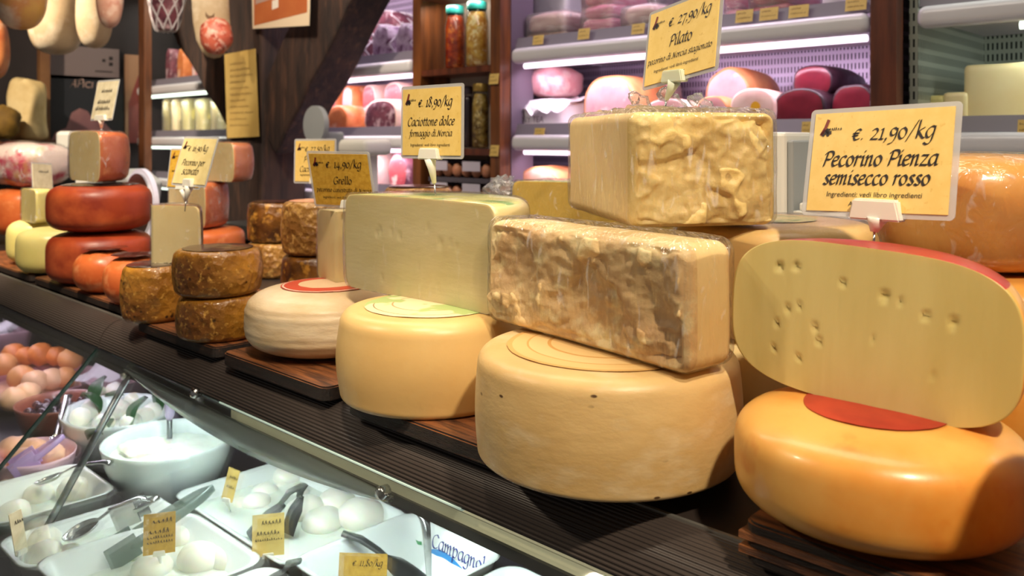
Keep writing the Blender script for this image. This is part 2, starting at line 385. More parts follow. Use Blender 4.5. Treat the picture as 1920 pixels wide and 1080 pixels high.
M_COUNTER = pm('counter_dark', (54, 46, 42), (44, 38, 36), 5, .35)
M_ALU = pm('aluminium', (190, 188, 180), rough=.3, metal=.8)
M_STRIP = pm('glowing_strip', (216, 206, 164), (204, 192, 148), 5, .45, emit=(222, 212, 168), es=.38)  # cream strip with a weak emission of its own
M_SEAL = pm('black_seal', (24, 26, 26), rough=.5)
M_CASE = pm('case_floor', (44, 42, 52), (34, 32, 42), 5, .3)
M_TRAY = pm('tray_white', (232, 238, 234), rough=.28, sss=.05)
M_WHEY = pm('whey', (224, 234, 220), (234, 240, 230), 9, .12, sss=.2)
M_MOZZ = pm('mozzarella', (244, 242, 228), rough=.3, sss=.3, bump=.05, bscale=30)
M_RICOTTA = pm('ricotta', (240, 238, 224), (226, 224, 206), 30, .6, 1, 90, sss=.2)
M_BLACKP = pm('black_plastic', (58, 62, 62), rough=.35)
M_LEAF = pm('leaf_green', (46, 92, 48), (30, 66, 36), 14, .4, coat=.2)
M_LAMPC = pm('lamp_cool', (235, 255, 248), emit=(230, 255, 246), es=1.5)
M_LAMPP = pm('lamp_pink', (255, 240, 250), emit=(255, 236, 250), es=2.2)
M_LAMPG = pm('lamp_green', (245, 255, 240), emit=(240, 255, 236), es=2.2)
M_WOOD = pm('cabinet_wood', (132, 76, 34), (92, 50, 24), 5, .45, .2, 50, stretch=(8, 8, .8), coat=.2)
M_WOODR = pm('cabinet_wood_red', (112, 56, 34), (78, 38, 24), 5, .42, .2, 50, stretch=(8, 8, .8), coat=.2)
M_BEAM = pm('old_beam', (64, 44, 36), (38, 27, 25), 5, .75, .9, 30, stretch=(6, 6, .8), c3=(92, 62, 46), s3=6, k3=(.56, .72))
M_WALL = pm('dark_wall', (40, 32, 34), (30, 24, 26), 3, .8)
M_CEIL = pm('dark_ceiling', (60, 46, 38), (46, 34, 28), 3, .8)
M_FLOOR = pm('floor_tile', (96, 84, 72), (84, 72, 62), 4, .5)
M_FRIDGE = pm('fridge_white', (214, 206, 214), rough=.35)
M_RIM = pm('shelf_rim', (226, 224, 230), rough=.25, coat=.3)
M_GREY = pm('ticket_rail', (118, 112, 124), rough=.4)
M_SLOTP = slotmat('slots_pink', (190, 176, 200), (44, 30, 52))
M_SLOTG = slotmat('slots_green', (176, 184, 172), (34, 40, 40))
M_HAMF = pm('ham_pink', (228, 176, 178), (214, 144, 150), 9, .4, .1, 40, sss=.15, c3=(238, 206, 202), s3=11, k3=(.54, .62))
M_HAMR = pm('ham_rind', (236, 168, 112), (226, 142, 88), 20, .4, .15, 50, sss=.1)
M_FAT = pm('ham_fat', (234, 206, 196), (222, 180, 170), 12, .4, .1, 40, sss=.15)
M_PROS = pm('cured_face', (200, 96, 100), (168, 66, 78), 14, .4, .1, 40, sss=.1, c3=(238, 200, 192), s3=16, k3=(.56, .64))
M_SKIN = pm('cured_skin', (222, 140, 84), (200, 108, 62), 14, .42, .2, 50, sss=.1, c3=(242, 206, 176), s3=10, k3=(.55, .7))
M_SPECK = pm('cured_dark', (130, 70, 84), (84, 42, 58), 18, .5, .6, 60, c3=(196, 164, 172), s3=24, k3=(.52, .66))
M_SALAMI = pm('salami_mould', (214, 196, 214), (150, 116, 150), 20, .6, .6, 60, c3=(96, 58, 84), s3=34, k3=(.56, .66))
M_BRES = pm('bresaola_face', (122, 34, 48), (98, 24, 38), 14, .3, .1, 60, sss=.1)
M_BRESK = pm('bresaola_skin', (62, 32, 42), (40, 20, 30), 18, .4, .5, 50)
M_PAPER = pm('white_paper', (240, 238, 240), rough=.6, bump=.2, bscale=20)
M_GLASSJ = wrapmat('jar_glass', (3, 3, 3), .02, base=.03, gain=.8, haze=.0, rough=.03)
M_PANE = wrapmat('pane_glass', (3, 3, 3), .0, base=.0, gain=.55, haze=.012, rough=.02, tint=(.97, .99, .98))
M_GEDGE = pm('glass_edge', (20, 44, 40), rough=.15, coat=.5)

# ------------------------------------------------------------------ lettering (broad nib italic strokes)
G = {
 'a': (.85, '.72,.95 .45,1 .15,.7 .1,.3 .25,.02 .45,.1 .7,.5|.74,1 .68,.4 .72,.05 .9,.14'),
 'c': (.74, '.68,.85 .5,1 .2,.8 .1,.4 .25,.03 .5,.03 .7,.2'),
 'd': (.9, '.72,.9 .45,1 .15,.7 .1,.3 .25,.02 .45,.1 .7,.5|.55,1.5 .8,1.5 .72,.6 .7,.05 .9,.14'),
 'e': (.74, '.12,.5 .5,.58 .66,.8 .5,1 .22,.85 .1,.4 .28,.02 .7,.2'),
 'f': (.62, '.85,1.45 .65,1.6 .48,1.3 .38,.3 .28,-.4 .05,-.55|L.12,.93 .72,.95'),
 'g': (.84, '.72,.95 .45,1 .15,.7 .1,.35 .25,.05 .45,.12 .7,.5|.74,1 .68,.2 .58,-.35 .3,-.55 .03,-.4'),
 'i': (.46, '.08,.8 .25,.98 .21,.3 .27,.03 .48,.15|L.24,1.32 .36,1.5'),
 'j': (.4, '.2,.98 .2,-.4 0,-.5'),
 'k': (.8, 'L.22,1.6 .14,0|.7,.95 .4,.75 .18,.5|.25,.55 .5,.2 .72,.0 .86,.1'),
 'l': (.44, '.08,1.42 .28,1.6 .21,.6 .25,.03 .46,.15'),
 'm': (1.2, '.03,.8 .2,.98 .14,0|.17,.55 .42,.97 .56,.85 .52,0|.54,.55 .82,.97 .96,.85 .92,.08 1.14,.14'),
 'n': (.86, '.03,.8 .2,.98 .14,0|.17,.55 .45,.97 .6,.85 .57,.06 .8,.14'),
 'o': (.82, '.45,1 .15,.75 .12,.3 .35,0 .65,.25 .7,.7 .45,1'),
 'p': (.86, '.03,.85 .22,1 .13,-.58|.2,.7 .5,1 .76,.75 .66,.25 .42,0 .18,.12'),
 'r': (.6, '.03,.8 .22,.98 .14,0|.18,.6 .4,.94 .62,.88'),
 's': (.66, '.6,.88 .4,1 .2,.8 .4,.5 .56,.25 .35,0 .05,.12'),
 't': (.56, '.36,1.35 .24,.5 .3,.03 .56,.15|L.06,.94 .6,.98'),
 'u': (.86, '.05,.85 .2,.95 .16,.3 .3,.02 .5,.15 .66,.6|.7,1 .66,.1 .88,.14'),
 'v': (.76, '.06,.9 .2,.95 .34,.05|.34,.05 .6,.5 .68,.98'),
 'z': (.74, 'L.1,.95 .66,.95|L.66,.95 .08,.05|L.08,.05 .72,.05'),
 'P': (.92, 'L.38,1.4 .18,0|.08,1.15 .4,1.45 .85,1.42 .96,1.05 .7,.68 .3,.68'),
 'C': (1.02, '1,1.2 .75,1.45 .3,1.2 .12,.6 .3,.08 .65,0 .95,.25'),
 'G': (1.12, '1,1.2 .75,1.45 .3,1.2 .12,.6 .3,.05 .65,0 .98,.25 .96,.62|L.66,.62 1.08,.62'),
 'N': (1.2, '-.1,.12 .14,.05 .28,.8 .36,1.4|L.36,1.4 .8,0|.8,0 .94,1.1 1.18,1.45'),
 'L': (.9, 'L.38,1.4 .2,.03|L.1,.03 .85,.03'), 'A': (1.05, 'L.6,1.4 .0,0|L.6,1.4 .9,0|L.2,.5 .8,.5'),
 '0': (.82, '.45,1 .15,.75 .12,.3 .35,0 .65,.25 .7,.7 .45,1'),
 '1': (.52, 'L.1,.84 .3,1|L.3,1 .24,0|L.06,.02 .44,.02'),
 '2': (.78, '.1,.8 .38,1 .6,.78 .4,.38 .08,.04|L.08,.04 .72,.04'),
 '4': (.82, 'L.55,1 .06,.12|L.06,.12 .78,.12|L.56,.6 .48,-.48'),
 '5': (.74, 'L.68,1 .28,1|L.28,1 .22,.58|.22,.58 .52,.55 .62,.1 .4,-.35 .06,-.42'),
 '6': (.78, '.6,1.45 .25,1 .12,.4 .3,0 .6,.2 .62,.6 .4,.8 .16,.5'),
 '7': (.74, 'L.1,.95 .72,.95|.72,.95 .42,.2 .26,-.48'),
 '8': (.78, '.62,1.2 .4,1.45 .18,1.2 .4,.8 .66,.4 .4,0 .12,.3 .35,.75 .62,1.2'),
 '9': (.78, '.64,.85 .38,1 .13,.75 .2,.38 .45,.35 .66,.65|.68,.95 .64,.2 .42,-.3 .08,-.45'),
 '€': (.8, '.72,.88 .5,1 .24,.8 .16,.4 .3,.03 .7,.14|L.02,.62 .58,.64|L0,.4 .5,.42'),
 '.': (.36, 'L.08,.02 .2,.16'), ',': (.36, '.14,.1 .18,-.04 .04,-.28'), '/': (.7, 'L.74,1.6 .0,-.25'), ' ': (.5, ''), ':': (.36, 'L.12,.04 .17,.1|L.2,.8 .25,.86'),
}
def script_text(bm, s, x0, x1, z, mi=0, nib=.2, y=0, shear=.16, hk=1.0):
    adv = sum(G[c][0] for c in s); k = (x1-x0)/adv; cx = 0
    nv = Vector((math.cos(.7), 0, math.sin(.7)))*nib*k*.5*1.15; nt_ = Vector((-math.sin(.7), 0, math.cos(.7)))*nib*k*.16
    for c in s:
        wd, st = G[c]
        for one in [q for q in st.split('|') if q]:
            ln = one[0] == 'L'
            pts = [tuple(map(float, q.split(','))) for q in one.lstrip('L').split()]
            P = [Vector((x0+(cx+px+shear*pz)*k, y, z+pz*k*hk)) for px, pz in pts]
            if not ln and len(P) > 1: P = catmull(P, 5)
            for a, b in zip(P, P[1:]):
                for o in (nv, nt_):
                    q = [bm.verts.new(a-o), bm.verts.new(a+o), bm.verts.new(b+o), bm.verts.new(b-o)]
                    bm.faces.new(q).material_index = mi
        cx += wd
def sans_text(bm, s, x0, x1, z, mi=0, y=0, shear=.1, hk=1.0):
    cu = bpy.data.curves.new('t', 'FONT'); cu.body = s; cu.size = 1; cu.shear = shear
    o = bpy.data.objects.new('t', cu); COL.objects.link(o); bpy.context.view_layer.update()
    me = bpy.data.meshes.new_from_object(o.evaluated_get(bpy.context.evaluated_depsgraph_get()))
    xs = [v.co.x for v in me.vertices]; a, b = min(xs), max(xs); k = (x1-x0)/(b-a)
    vs = [bm.verts.new((x0+(v.co.x-a)*k, y, z+v.co.y*k*hk)) for v in me.vertices]
    for p in me.polygons:
        try: bm.faces.new([vs[i] for i in p.vertices]).material_index = mi
        except ValueError: pass
    bpy.data.objects.remove(o); bpy.data.curves.remove(cu); bpy.data.meshes.remove(me)
def scribble(bm, x0, x1, z, h, seed=0, mi=0, y=0):
    """illegible handwriting: a run of small strokes"""
    rnd = random.Random(seed); x = x0
    while x < x1:
        d = h*rnd.uniform(.5, .9); P = [Vector((x, y, z)), Vector((x+d*.4, y, z+h*rnd.uniform(.5, 1))), Vector((x+d*.6, y, z+h*.1)), Vector((x+d, y, z+h*rnd.uniform(.2, .6)))]
        for a, b in zip(P, P[1:]):
            o = Vector((.7, 0, .7))*h*.13
            bm.faces.new([bm.verts.new(q) for q in (a-o, a+o, b+o, b-o)]).material_index = mi
        x += d*1.05

def price_tag(label, c, yaw, pitch, roll, w_, h_, lines, tip, card=M_CARD, group=None, clip=M_PLASTIC, clipx=0, cs=1.0, logo=True, sleeve=True, clipw=.036):
    root = empty('price_tag', tip, label, 'price tag', group)
    Rm = Matrix.Rotation(yaw, 4, 'Z') @ Matrix.Rotation(pitch, 4, 'X') @ Matrix.Rotation(roll, 4, 'Y')
    M = Matrix.Translation(Vector(c)-Vector(tip)) @ Rm
    def child(name, bm, m, smooth=False):
        o = put(name, bm, m, root, smooth=smooth); o.matrix_local = M; return o
    b = NB(); slab(b, [(-w_/2, -h_/2), (w_/2, -h_/2), (w_/2, h_/2), (-w_/2, h_/2)], -.0006, .0006); child('card', b, card)
    if sleeve:
        b = NB(); slab(b, rrect(w_*1.085, h_*1.1, h_*.05), .0007, .0015); child('plastic_sleeve', b, W_SLEEVE)
    b = NB()
    X = lambda f: (f-.5)*w_
    Z = lambda f: (.5-f)*h_
    for kind, s, x0, x1, zf in lines:
        if kind == 's': script_text(b, s, X(x0), X(x1), Z(zf), y=-.0012)
        elif kind == 'b': sans_text(b, s, X(x0), X(x1), Z(zf), y=-.0012)
        elif kind == 'B': script_text(b, s, X(x0), X(x1), Z(zf), y=-.0012, nib=.25)
        else: scribble(b, X(x0), X(x1), Z(zf), float(s)*h_, sum(map(ord, label)) % 97, y=-.0012)
    if logo:
        k = h_*.17; ox, oz = X(.06), Z(.23)
        for pts, wd in ((((0, 0), (.25, .45), (.42, .95)), .1), (((.05, .0), (.3, .3), (.5, .25), (.52, .05)), .14), (((.3, .12), (.45, .18)), .22)):
            for a, q in zip(pts, pts[1:]):
                a = Vector((ox+a[0]*k, -.0012, oz+a[1]*k)); q = Vector((ox+q[0]*k, -.0012, oz+q[1]*k)); t = (q-a).normalized(); o = Vector((-t.z, 0, t.x))*k*wd
                b.faces.new([b.verts.new(v) for v in (a-o, a+o, q+o, q-o)]).material_index = 1 if pts[0] == (0, 0) else 0
        scribble(b, ox+k*.5, ox+k*1.25, oz+k*.28, k*.2, 3, y=-.0012)
    child('lettering', b, [M_INK, M_INKR])
    # white clip and spike: stand upright whatever the tilt of the card
    p = M @ Vector((clipx*w_, 0, -h_/2)); W = clipw*cs/2
    b = NB(); slab(b, [(-W, -.005*cs), (W, -.005*cs), (W*.82, .009*cs), (-W*.82, .009*cs)], -.0055*cs, .0055*cs)
    bmesh.ops.bevel(b, geom=b.edges[:], offset=.0012*cs, segments=2, affect='EDGES')
    o = put('clip', b, clip, root); o.location = p; o.rotation_euler = (0, 0, yaw)
    for f in o.data.polygons: f.use_smooth = False
    q0 = p + Vector((0, 0, -.004*cs)); L_ = max(.012, q0.length)
    b = NB(); k = min(.72, .026*cs/L_ + .1)
    tube(b, [q0, q0*(1-k*.4), q0*(1-k)], [.0075*cs, .005*cs, .0026*cs], 12); put('stem', b, clip, root)
    b = NB(); tube(b, [q0*(1-k), Vector((0, 0, -.012))], .0012, 8); put('pin', b, M_STEEL, root)
    return root

# ------------------------------------------------------------------ the setting
def simple(name, c, s, m, bev=0, parent=None, mi=0, smooth=False, rot=None):
    b = NB(); bx(b, (0, 0, 0), s, rot, bev=bev); return put(name, b, m, parent, c, smooth=smooth)
struct(simple('floor', (-2.2, .9, -1.225), (6.4, 4.6, .05), M_FLOOR))
struct(simple('ceiling', (-2.2, .9, 1.6), (6.4, 4.6, .05), M_CEIL))
struct(simple('wall_back', (-2.2, 2.84, .19), (6.4, .06, 2.78), M_WALL))
struct(simple('wall_left', (-5.13, .9, .19), (.06, 4.0, 2.78), M_WALL))

# ---- refrigerated counter: ledge, ribbed nosing, glass, case
CX0, CX1 = -4.4, .55
ctr = empty('display_counter', (-1.9, .9, -1.2), 'long dark deli counter with ribbed nosing and glass-fronted display case below', 'counter')
O = Vector((1.9, -.9, 1.2))
def cpart(name, b, m, smooth=False): return put(name, b, m, ctr, O, smooth=smooth)
b = NB(); bx(b, ((CX0+CX1)/2, 1.01, -.0155), (CX1-CX0, .64, .031)); cpart('ledge_top', b, M_COUNTER)
b = NB(); prev = None
NR = 17; prof_pts = []
for i in range(NR*4+1):
    t = i/(NR*4); a = t*PI/2
    y = .69-.046*math.sin(a*.98)*1.0; z = -.05*(1-math.cos(a))
    n2 = Vector((-.5-.5*t, 1-t*.6)).normalized(); ph = (i % 4)
    d = .0007 if ph in (1, 2) else -.0002
    prof_pts.append((y-abs(n2.x)*d*1.2, z+n2.y*d))
prof_pts += [(.66, -.05), (.692, -.03)]
rows = [[b.verts.new((x, y, z)) for y, z in prof_pts] for x in (-1.752, CX1)]
for i in range(len(prof_pts)-1): b.faces.new((rows[0][i], rows[0][i+1], rows[1][i+1], rows[1][i]))
b.faces.new(rows[0]); b.faces.new(rows[1][::-1])
rows = [[b.verts.new((x, y, z)) for y, z in prof_pts] for x in (CX0, -1.756)]
for i in range(len(prof_pts)-1): b.faces.new((rows[0][i], rows[0][i+1], rows[1][i+1], rows[1][i]))
b.faces.new(rows[0]); b.faces.new(rows[1][::-1])
cpart('ribbed_nosing', b, M_LEDGE)
b = NB(); bx(b, ((CX0+CX1)/2, .6915, .001), (CX1-CX0, .004, .004)); cpart('metal_edge', b, M_ALU)
b = NB(); bx(b, ((-1.25+CX1)/2, .662, -.063), (CX1+1.25, .008, .026), bev=.001)
cpart('glowing_strip', b, M_STRIP)
b = NB(); bx(b, (-.98, .6475, -.0515), (.56, .009, .004), bev=.001); cpart('glass_edge_highlight', b, pm('glass_edge_highlight', (206, 232, 222), rough=.2, emit=(206, 232, 222), es=.25))  # highlight along the glass edge, built as a faintly glowing bar
b = NB(); bx(b, ((CX0-1.25)/2, .662, -.063), (-1.25-CX0, .008, .026)); cpart('grey_profile', b, M_STEELD)
b = NB(); bx(b, ((CX0+CX1)/2, .66, -.082), (CX1-CX0, .012, .012)); cpart('seal', b, M_SEAL)
b = NB(); bx(b, ((CX0+CX1)/2, .78, -.395), (CX1-CX0, .92, .05)); cpart('case_floor', b, M_CASE)
b = NB(); bx(b, ((CX0+CX1)/2, 1.25, -.22), (CX1-CX0, .03, .4)); cpart('case_back', b, M_CASE)
for x in (CX0, CX1): 
    b = NB(); bx(b, (x, .95, -.22), (.03, .6, .4)); cpart('case_side', b, M_CASE)
b = NB(); bx(b, ((CX0+CX1)/2, .8, -.81), (CX1-CX0, .86, .78)); cpart('base_cabinet', b, M_COUNTER)
b = NB(); bx(b, ((CX0+CX1)/2, .745, -.047), (CX1-CX0, .05, .028), bev=.004); cpart('lamp_housing', b, M_ALU)
b = NB(); tube(b, [(-1.9, .735, -.068), (CX1-.1, .735, -.068)], .008, 10); cpart('lamp_tube', b, M_LAMPC)
b = NB(); tube(b, [(CX0+.1, .735, -.068), (-1.95, .735, -.068)], .008, 10); cpart('lamp_tube', b, M_LAMPP)
lamp('case_lamp', 'AREA', (-1.05, .735, -.08), 8.4, (.90, 1, .99), (-1.05, .75, -.4), 1.75, .03)
lamp('case_lamp', 'AREA', (-2.6, .735, -.08), 4.2, (.95, .8, 1), (-2.6, .75, -.4), 1.2, .03)
# sloping glass panes with green edges
def pane(x0, x1):
    b = NB(); A = Vector((0, .642, -.052)); B = Vector((0, .345, -.375)); nrm = Vector((0, -.73, .68))*.003
    vs = []
    for x in (x0, x1):
        for q in (A-nrm, A+nrm, B+nrm, B-nrm): vs.append(b.verts.new((x, q.y, q.z)))
    for f in ((0, 1, 2, 3), (4, 7, 6, 5), (1, 5, 6, 2), (0, 3, 7, 4), (0, 4, 5, 1), (3, 2, 6, 7)):
        q = b.faces.new([vs[i] for i in f]); q.material_index = 0 if f in ((1, 5, 6, 2), (0, 3, 7, 4)) else 1
    cpart('glass_pane', b, [M_PANE, M_GEDGE])
pane(-3.3, -1.757); pane(-1.751, .5)
# slanting steel prop inside the case, and reflection shaped as grey blade, with bolts
b = NB(); tube(b, [(-1.632, .66, -.07), (-1.628, .57, -.22), (-1.62, .475, -.372)], .0065, 12); cpart('steel_prop', b, M_STEELD, True)
for i in range(2):
    b = NB(); tube(b, [(-1.634, .665-.012*i, -.066-.014*i), (-1.632, .652-.012*i, -.068-.014*i)], .006, 10); cpart('prop_bolt', b, M_ALU, True)
b = NB(); P0 = []; n = 28
for i in range(n+1):
    t = i/n; x = -1.63+.80*t; hh = .006+.036*math.sin(PI*t)**.8
    P0.append((x, -.066-.010*t, -.066-.010*t-hh))
rr = [[b.verts.new((x, .648+yy, z)) for yy, z in ((0, a), (-.006, (a+c)/2), (0, c), (.003, c), (.003, a))] for x, a, c in P0]
for i in range(n):
    for j in range(5): b.faces.new((rr[i][j], rr[i][(j+1) % 5], rr[i+1][(j+1) % 5], rr[i+1][j]))
cpart('reflection_blade', b, pm('reflection_grey', (150, 158, 156), (128, 136, 136), 4, .25, metal=.4), True)
for u_, v_ in ((362, 738), (712, 925)):
    q = atY(u_, v_, .636)
    b = NB(); tube(b, [q+Vector((0, .012, 0)), q, q+Vector((0, -.004, 0))], [.008, .0085, .005], 12); cpart('hinge_bolt', b, M_STEEL, True)

# ---- wooden boards on the ledge
def board(label, x0, x1, y0, y1, th, rz=0, grooves=0):
    b = NB(); plate(b, rrect(x1-x0, y1-y0, .014, 4), 0, th)
    bmesh.ops.bevel(b, geom=[e for e in b.edges if abs(e.verts[0].co.z-e.verts[1].co.z) < 1e-5], offset=.0022, segments=2, affect='EDGES')
    b.normal_update()
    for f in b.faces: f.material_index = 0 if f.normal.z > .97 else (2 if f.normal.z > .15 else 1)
    if grooves:
        for k in range(grooves):
            bx(b, (0, 0, th*(k+1)/(grooves+1)), (x1-x0+.004, y1-y0+.004, th*.16), mi=0)
    o = put('wooden_board', b, [M_BOARD, M_BOARDD, M_BOARDE], None, ((x0+x1)/2, (y0+y1)/2, .0032), (0, 0, rz), smooth=False)
    return tag(o, label, 'board', 'wooden boards under the cheeses')
board('worn brown board with lit corner under the white red-ringed wheel', -1.275, -.985, .655, .93, .021)
board('dark board jutting out between the two big cream wheels', -.93, -.525, .65, .93, .021)
board('thick burnt board under the amber waxed wheel at far right', -.362, -.08, .655, .95, .036, 0, 2)
board('dark board under the brown wheel stack, only its right end lit', -1.62, -1.312, .662, .97, .019)
board('black board under the red wheels at the counter edge', -2.33, -1.66, .70, 1.0, .017)
board('dim board under the pale yellow wheels at the left edge', -2.95, -2.36, .70, 1.0, .017)

# ------------------------------------------------------------------ cheeses
def wheel(label, x, y, z, r, h, m, e=.02, bulge=.005, amp=.012, s=9, seed=1, group=None, n=72, dome=.002, name='round_cheese', lab=None, film=None, ribs=0, amp2=0, s2=0, rz=0, eb=None, sp=None):
    """whole wheel of cheese; lab=(radius, material) adds a paper label on top"""
    PR = (lambda r_, h_: sprof(r_, h_, sp)) if sp else (lambda r_, h_: prof(r_, h_, e, bulge, dome, eb=eb))
    p = PR(r, h)
    if ribs: p = [(a*(1+.0032*math.sin(c/h*PI*2*ribs)*min(1, 6*(h-c)/h)), c) for a, c in sprof(r, h, sp, 90)]
    def topz(q):
        for (r0, z0), (r1, z1) in zip(p[::-1], p[-2::-1]):
            if r1 >= q: return z0+(z1-z0)*(q-r0)/max(1e-6, r1-r0)
        return h
    b = NB(); revolve(b, p, n); bmesh.ops.remove_doubles(b, verts=b.verts, dist=1e-5); wobble(b, amp, s, seed, amp2, s2)
    for v in b.verts:
        if v.co.z < .0: v.co.z = 0
    if lab or film:
        root = empty(name, (x, y, z), label, 'cheese', group, rz); put('rind', b, m, root)
        if lab:
            b = NB(); lr, lm = lab
            rings = [[b.verts.new((lr*k*math.cos(2*PI*j/40)*(1+.03*nz(Vector((math.cos(2*PI*j/40), math.sin(2*PI*j/40), k)), 3, seed)), lr*k*math.sin(2*PI*j/40), topz(lr*k)+.0014+.0006*nz(Vector((k*math.cos(2*PI*j/40), k*math.sin(2*PI*j/40), 0)), 4, seed))) for j in range(40)] for k in (.001, .25, .5, .75, .92, 1)]
            for i in range(5):
                for j in range(40): b.faces.new((rings[i][j], rings[i][(j+1) % 40], rings[i+1][(j+1) % 40], rings[i+1][j]))
            o = put('paper_label', b, lm, root)
        if film:
            b = NB(); revolve(b, PR(r+.0022, h+.0035), n); bmesh.ops.remove_doubles(b, verts=b.verts, dist=1e-5); wobble(b, amp, s, seed, amp2, s2)
            o = put('plastic_wrap', b, film, root); o.location = (0, 0, -.0008)
        return root
    return tag(put(name, b, m, None, (x, y, z), (0, 0, rz)), label, 'cheese', group)
L_RED = ringmat('label_red_ring', [(0, (224, 190, 150)), (.044, (200, 70, 44)), (.0665, (232, 214, 190)), (.069, (196, 64, 40))])
L_TAN = ringmat('label_tan_rings', [(0, (226, 190, 128)), (.06, (206, 156, 88)), (.064, (228, 194, 134)), (.084, (208, 160, 92)), (.0865, (226, 188, 124)), (.102, (214, 168, 100))])
L_GRN = ringmat('label_cream_green', [(0, (232, 214, 170)), (.05, (190, 150, 104)), (.052, (236, 216, 168)), (.075, (150, 120, 80)), (.0765, (236, 218, 172))], green=(170, 190, 120))
L_REDP = pm('label_crimson', (150, 26, 26), (180, 50, 36), 20, .3)

wheel('largest cream wheel in front, topped by the broken-faced slab', -.570, .738, .0245, .144, .112, M_CREAM, .016, .003, .012, 6, 3, lab=(.108, L_TAN), n=96, eb=.006)
wheel('smooth butter-coloured wheel under the wide pale half cheese', -.866, .742, .0245, .125, .116, M_CREAM2, .02, .005, .01, 6, 5, lab=(.088, L_GRN), n=90, eb=.009)
wheel('low white ribbed wheel with a red ring label on top', -1.172, .783, .0245, .127, .104, M_WHITE, .045, .004, .012, 7, 8, lab=(.072, L_RED), ribs=8, n=90, sp=.58)
wheel('amber waxed rounded wheel at lower right under the half cheese', -.285, .747, .0395, .118, .0905, M_WAX, .042, .004, .02, 6, 11, lab=(.06, L_REDP), n=90, sp=.50)
# pale wheels behind
wheel('pale wheel standing behind the largest cream wheel, lower of two', -.505, .995, .001, .125, .125, M_CUTC, .018, .004, .01, 6, 13, name='round_cheese')
wheel('pale glossy wheel with a paper scrap, under the tall wrapped block', -.505, .995, .1285, .125, .131, M_CREAM2, .022, .004, .01, 6, 14, name='round_cheese', lab=(.05, pm('label_paper_cream', (214, 196, 130), (150, 160, 90), 40, .4, contrast=(.52, .6))), film=W_FINE)
wheel('cling-filmed amber wheel behind the big yellow price tag', -.333, 1.195, .200, .122, .143, M_WAX, .05, .006, .014, 6, 15, film=W_CREASE, n=80, sp=.45)
wheel('bare amber wheel under the cling-filmed one at right edge', -.31, 1.19, .1005, .13, .099, M_WAX2, .035, .006, .014, 6, 16, n=80, sp=.4)
wheel('lowest amber wheel of the stack at right edge', -.31, 1.19, .001, .13, .099, M_WAX2, .035, .006, .014, 6, 17, n=80, sp=.4)
for k, lb in enumerate(('lower', 'upper')):  # unseen stack, added to cast a shadow on the waxed wheel
    wheel('%s amber wheel of an unseen stack added to shade the near end of the counter' % lb, -.02, .662, .001+.1155*k, .122, .115, M_WAX2, .035, .006, .014, 6, 18+k, n=64, sp=.45)
# red wheels
wheel('upper of the two dark red wheels', -2.156, .795, .143, .117, .113, M_RED, .032, .004, .01, 6, 21, lab=(.086, M_FOIL), n=80, sp=.47)
wheel('lower of the two dark red wheels, on the black board', -2.156, .795, .0205, .118, .121, M_RED, .038, .004, .01, 6, 22, n=80, sp=.47)
ORN = 'small orange cheeses before the red wheels'
def foil_scrap(root, r, h, seed):
    b = NB(); n = 18
    c = b.verts.new((0, 0, h+.003)); ring = [b.verts.new((r*(.75+.3*nz(Vector((math.cos(2*PI*j/n), math.sin(2*PI*j/n), 0)), 2.5, seed))*math.cos(2*PI*j/n), r*.8*math.sin(2*PI*j/n), h+.0015+.004*abs(nz(Vector((j*.9, 0, 0)), 1, seed)))) for j in range(n)]
    for j in range(n): b.faces.new((c, ring[j], ring[(j+1) % n]))
    put('foil_label', b, M_FOIL, root)
for i, (x, y, r, h, lb) in enumerate(((-1.985, .742, .066, .096, 'small round orange cheese touching the lower red wheel'), (-1.805, .732, .060, .10, 'small round orange cheese half hidden by the single brown wheel'))):
    root = empty('cheese_round', (x, y, .0205), lb, 'cheese', ORN)
    b = NB(); revolve(b, sprof(r, h, .78), 56); bmesh.ops.remove_doubles(b, verts=b.verts, dist=1e-5); wobble(b, .03, 9, 30+i); put('rind', b, M_ORANGE, root)
    foil_scrap(root, r*.95, h, i+2)
# brown wheels
BR = dict(amp=.03, s=14, e=.013, bulge=.003, amp2=.012, s2=50)
BG = 'brown basket-marked wheels'
DL = lambda r: (r*.78, M_DLABEL)
wheel('glossy ochre-brown wheel, top of the front stack of two', -1.394, .710, .0965, .075, .077, M_BROWN, seed=31, group=BG, lab=DL(.075), **BR)
wheel('ochre-brown wheel, bottom of the front stack of two', -1.391, .712, .0225, .0725, .073, M_BROWN, seed=32, group=BG, **BR)
wheel('single tall brown wheel under the pale wedge', -1.608, .692, .0225, .06, .104, M_BROWN, seed=33, group=BG, lab=(.05, M_FOIL), **BR)
wheel('tan rough wheel, top of the back right stack', -1.535, 1.0, .125, .072, .108, M_BROWNT, seed=34, group=BG, lab=(.056, M_PLABEL), **BR)
wheel('very dark glossy wheel under the tan rough wheel', -1.535, 1.0, .001, .073, .122, M_BROWND, seed=35, group=BG, **BR)
wheel('dark brown wheel behind, left of the tan rough wheel', -2.03, 1.2, .093, .077, .104, M_BROWND, seed=36, group=BG, lab=DL(.077), **BR)
wheel('brown wheel under the dark one at the back left', -2.03, 1.2, .001, .078, .09, M_BROWNT, seed=37, group=BG, **BR)
wheel('brown wheel peeking over the pale half cheese with the tall tag', -1.262, 1.05, .138, .068, .134, M_BROWNT, seed=38, group=BG, lab=(.058, M_DLABEL), **BR)
wheel('brown wheel hidden below the one behind the pale half cheese', -1.262, 1.05, .001, .07, .135, M_BROWNT, seed=39, group=BG, **BR)
# pale yellow at far left
YG = 'pale yellow wheels at the left edge'
wheel('pale yellow wheel next to the red wheels', -2.395, .762, .0205, .082, .114, M_YEL, .045, .003, .015, 8, 41, YG, sp=.5)
wheel('pale yellow wheel cut off by the left edge of the photo', -2.60, .80, .0205, .085, .12, M_YEL, .045, .003, .015, 8, 42, YG, sp=.5)

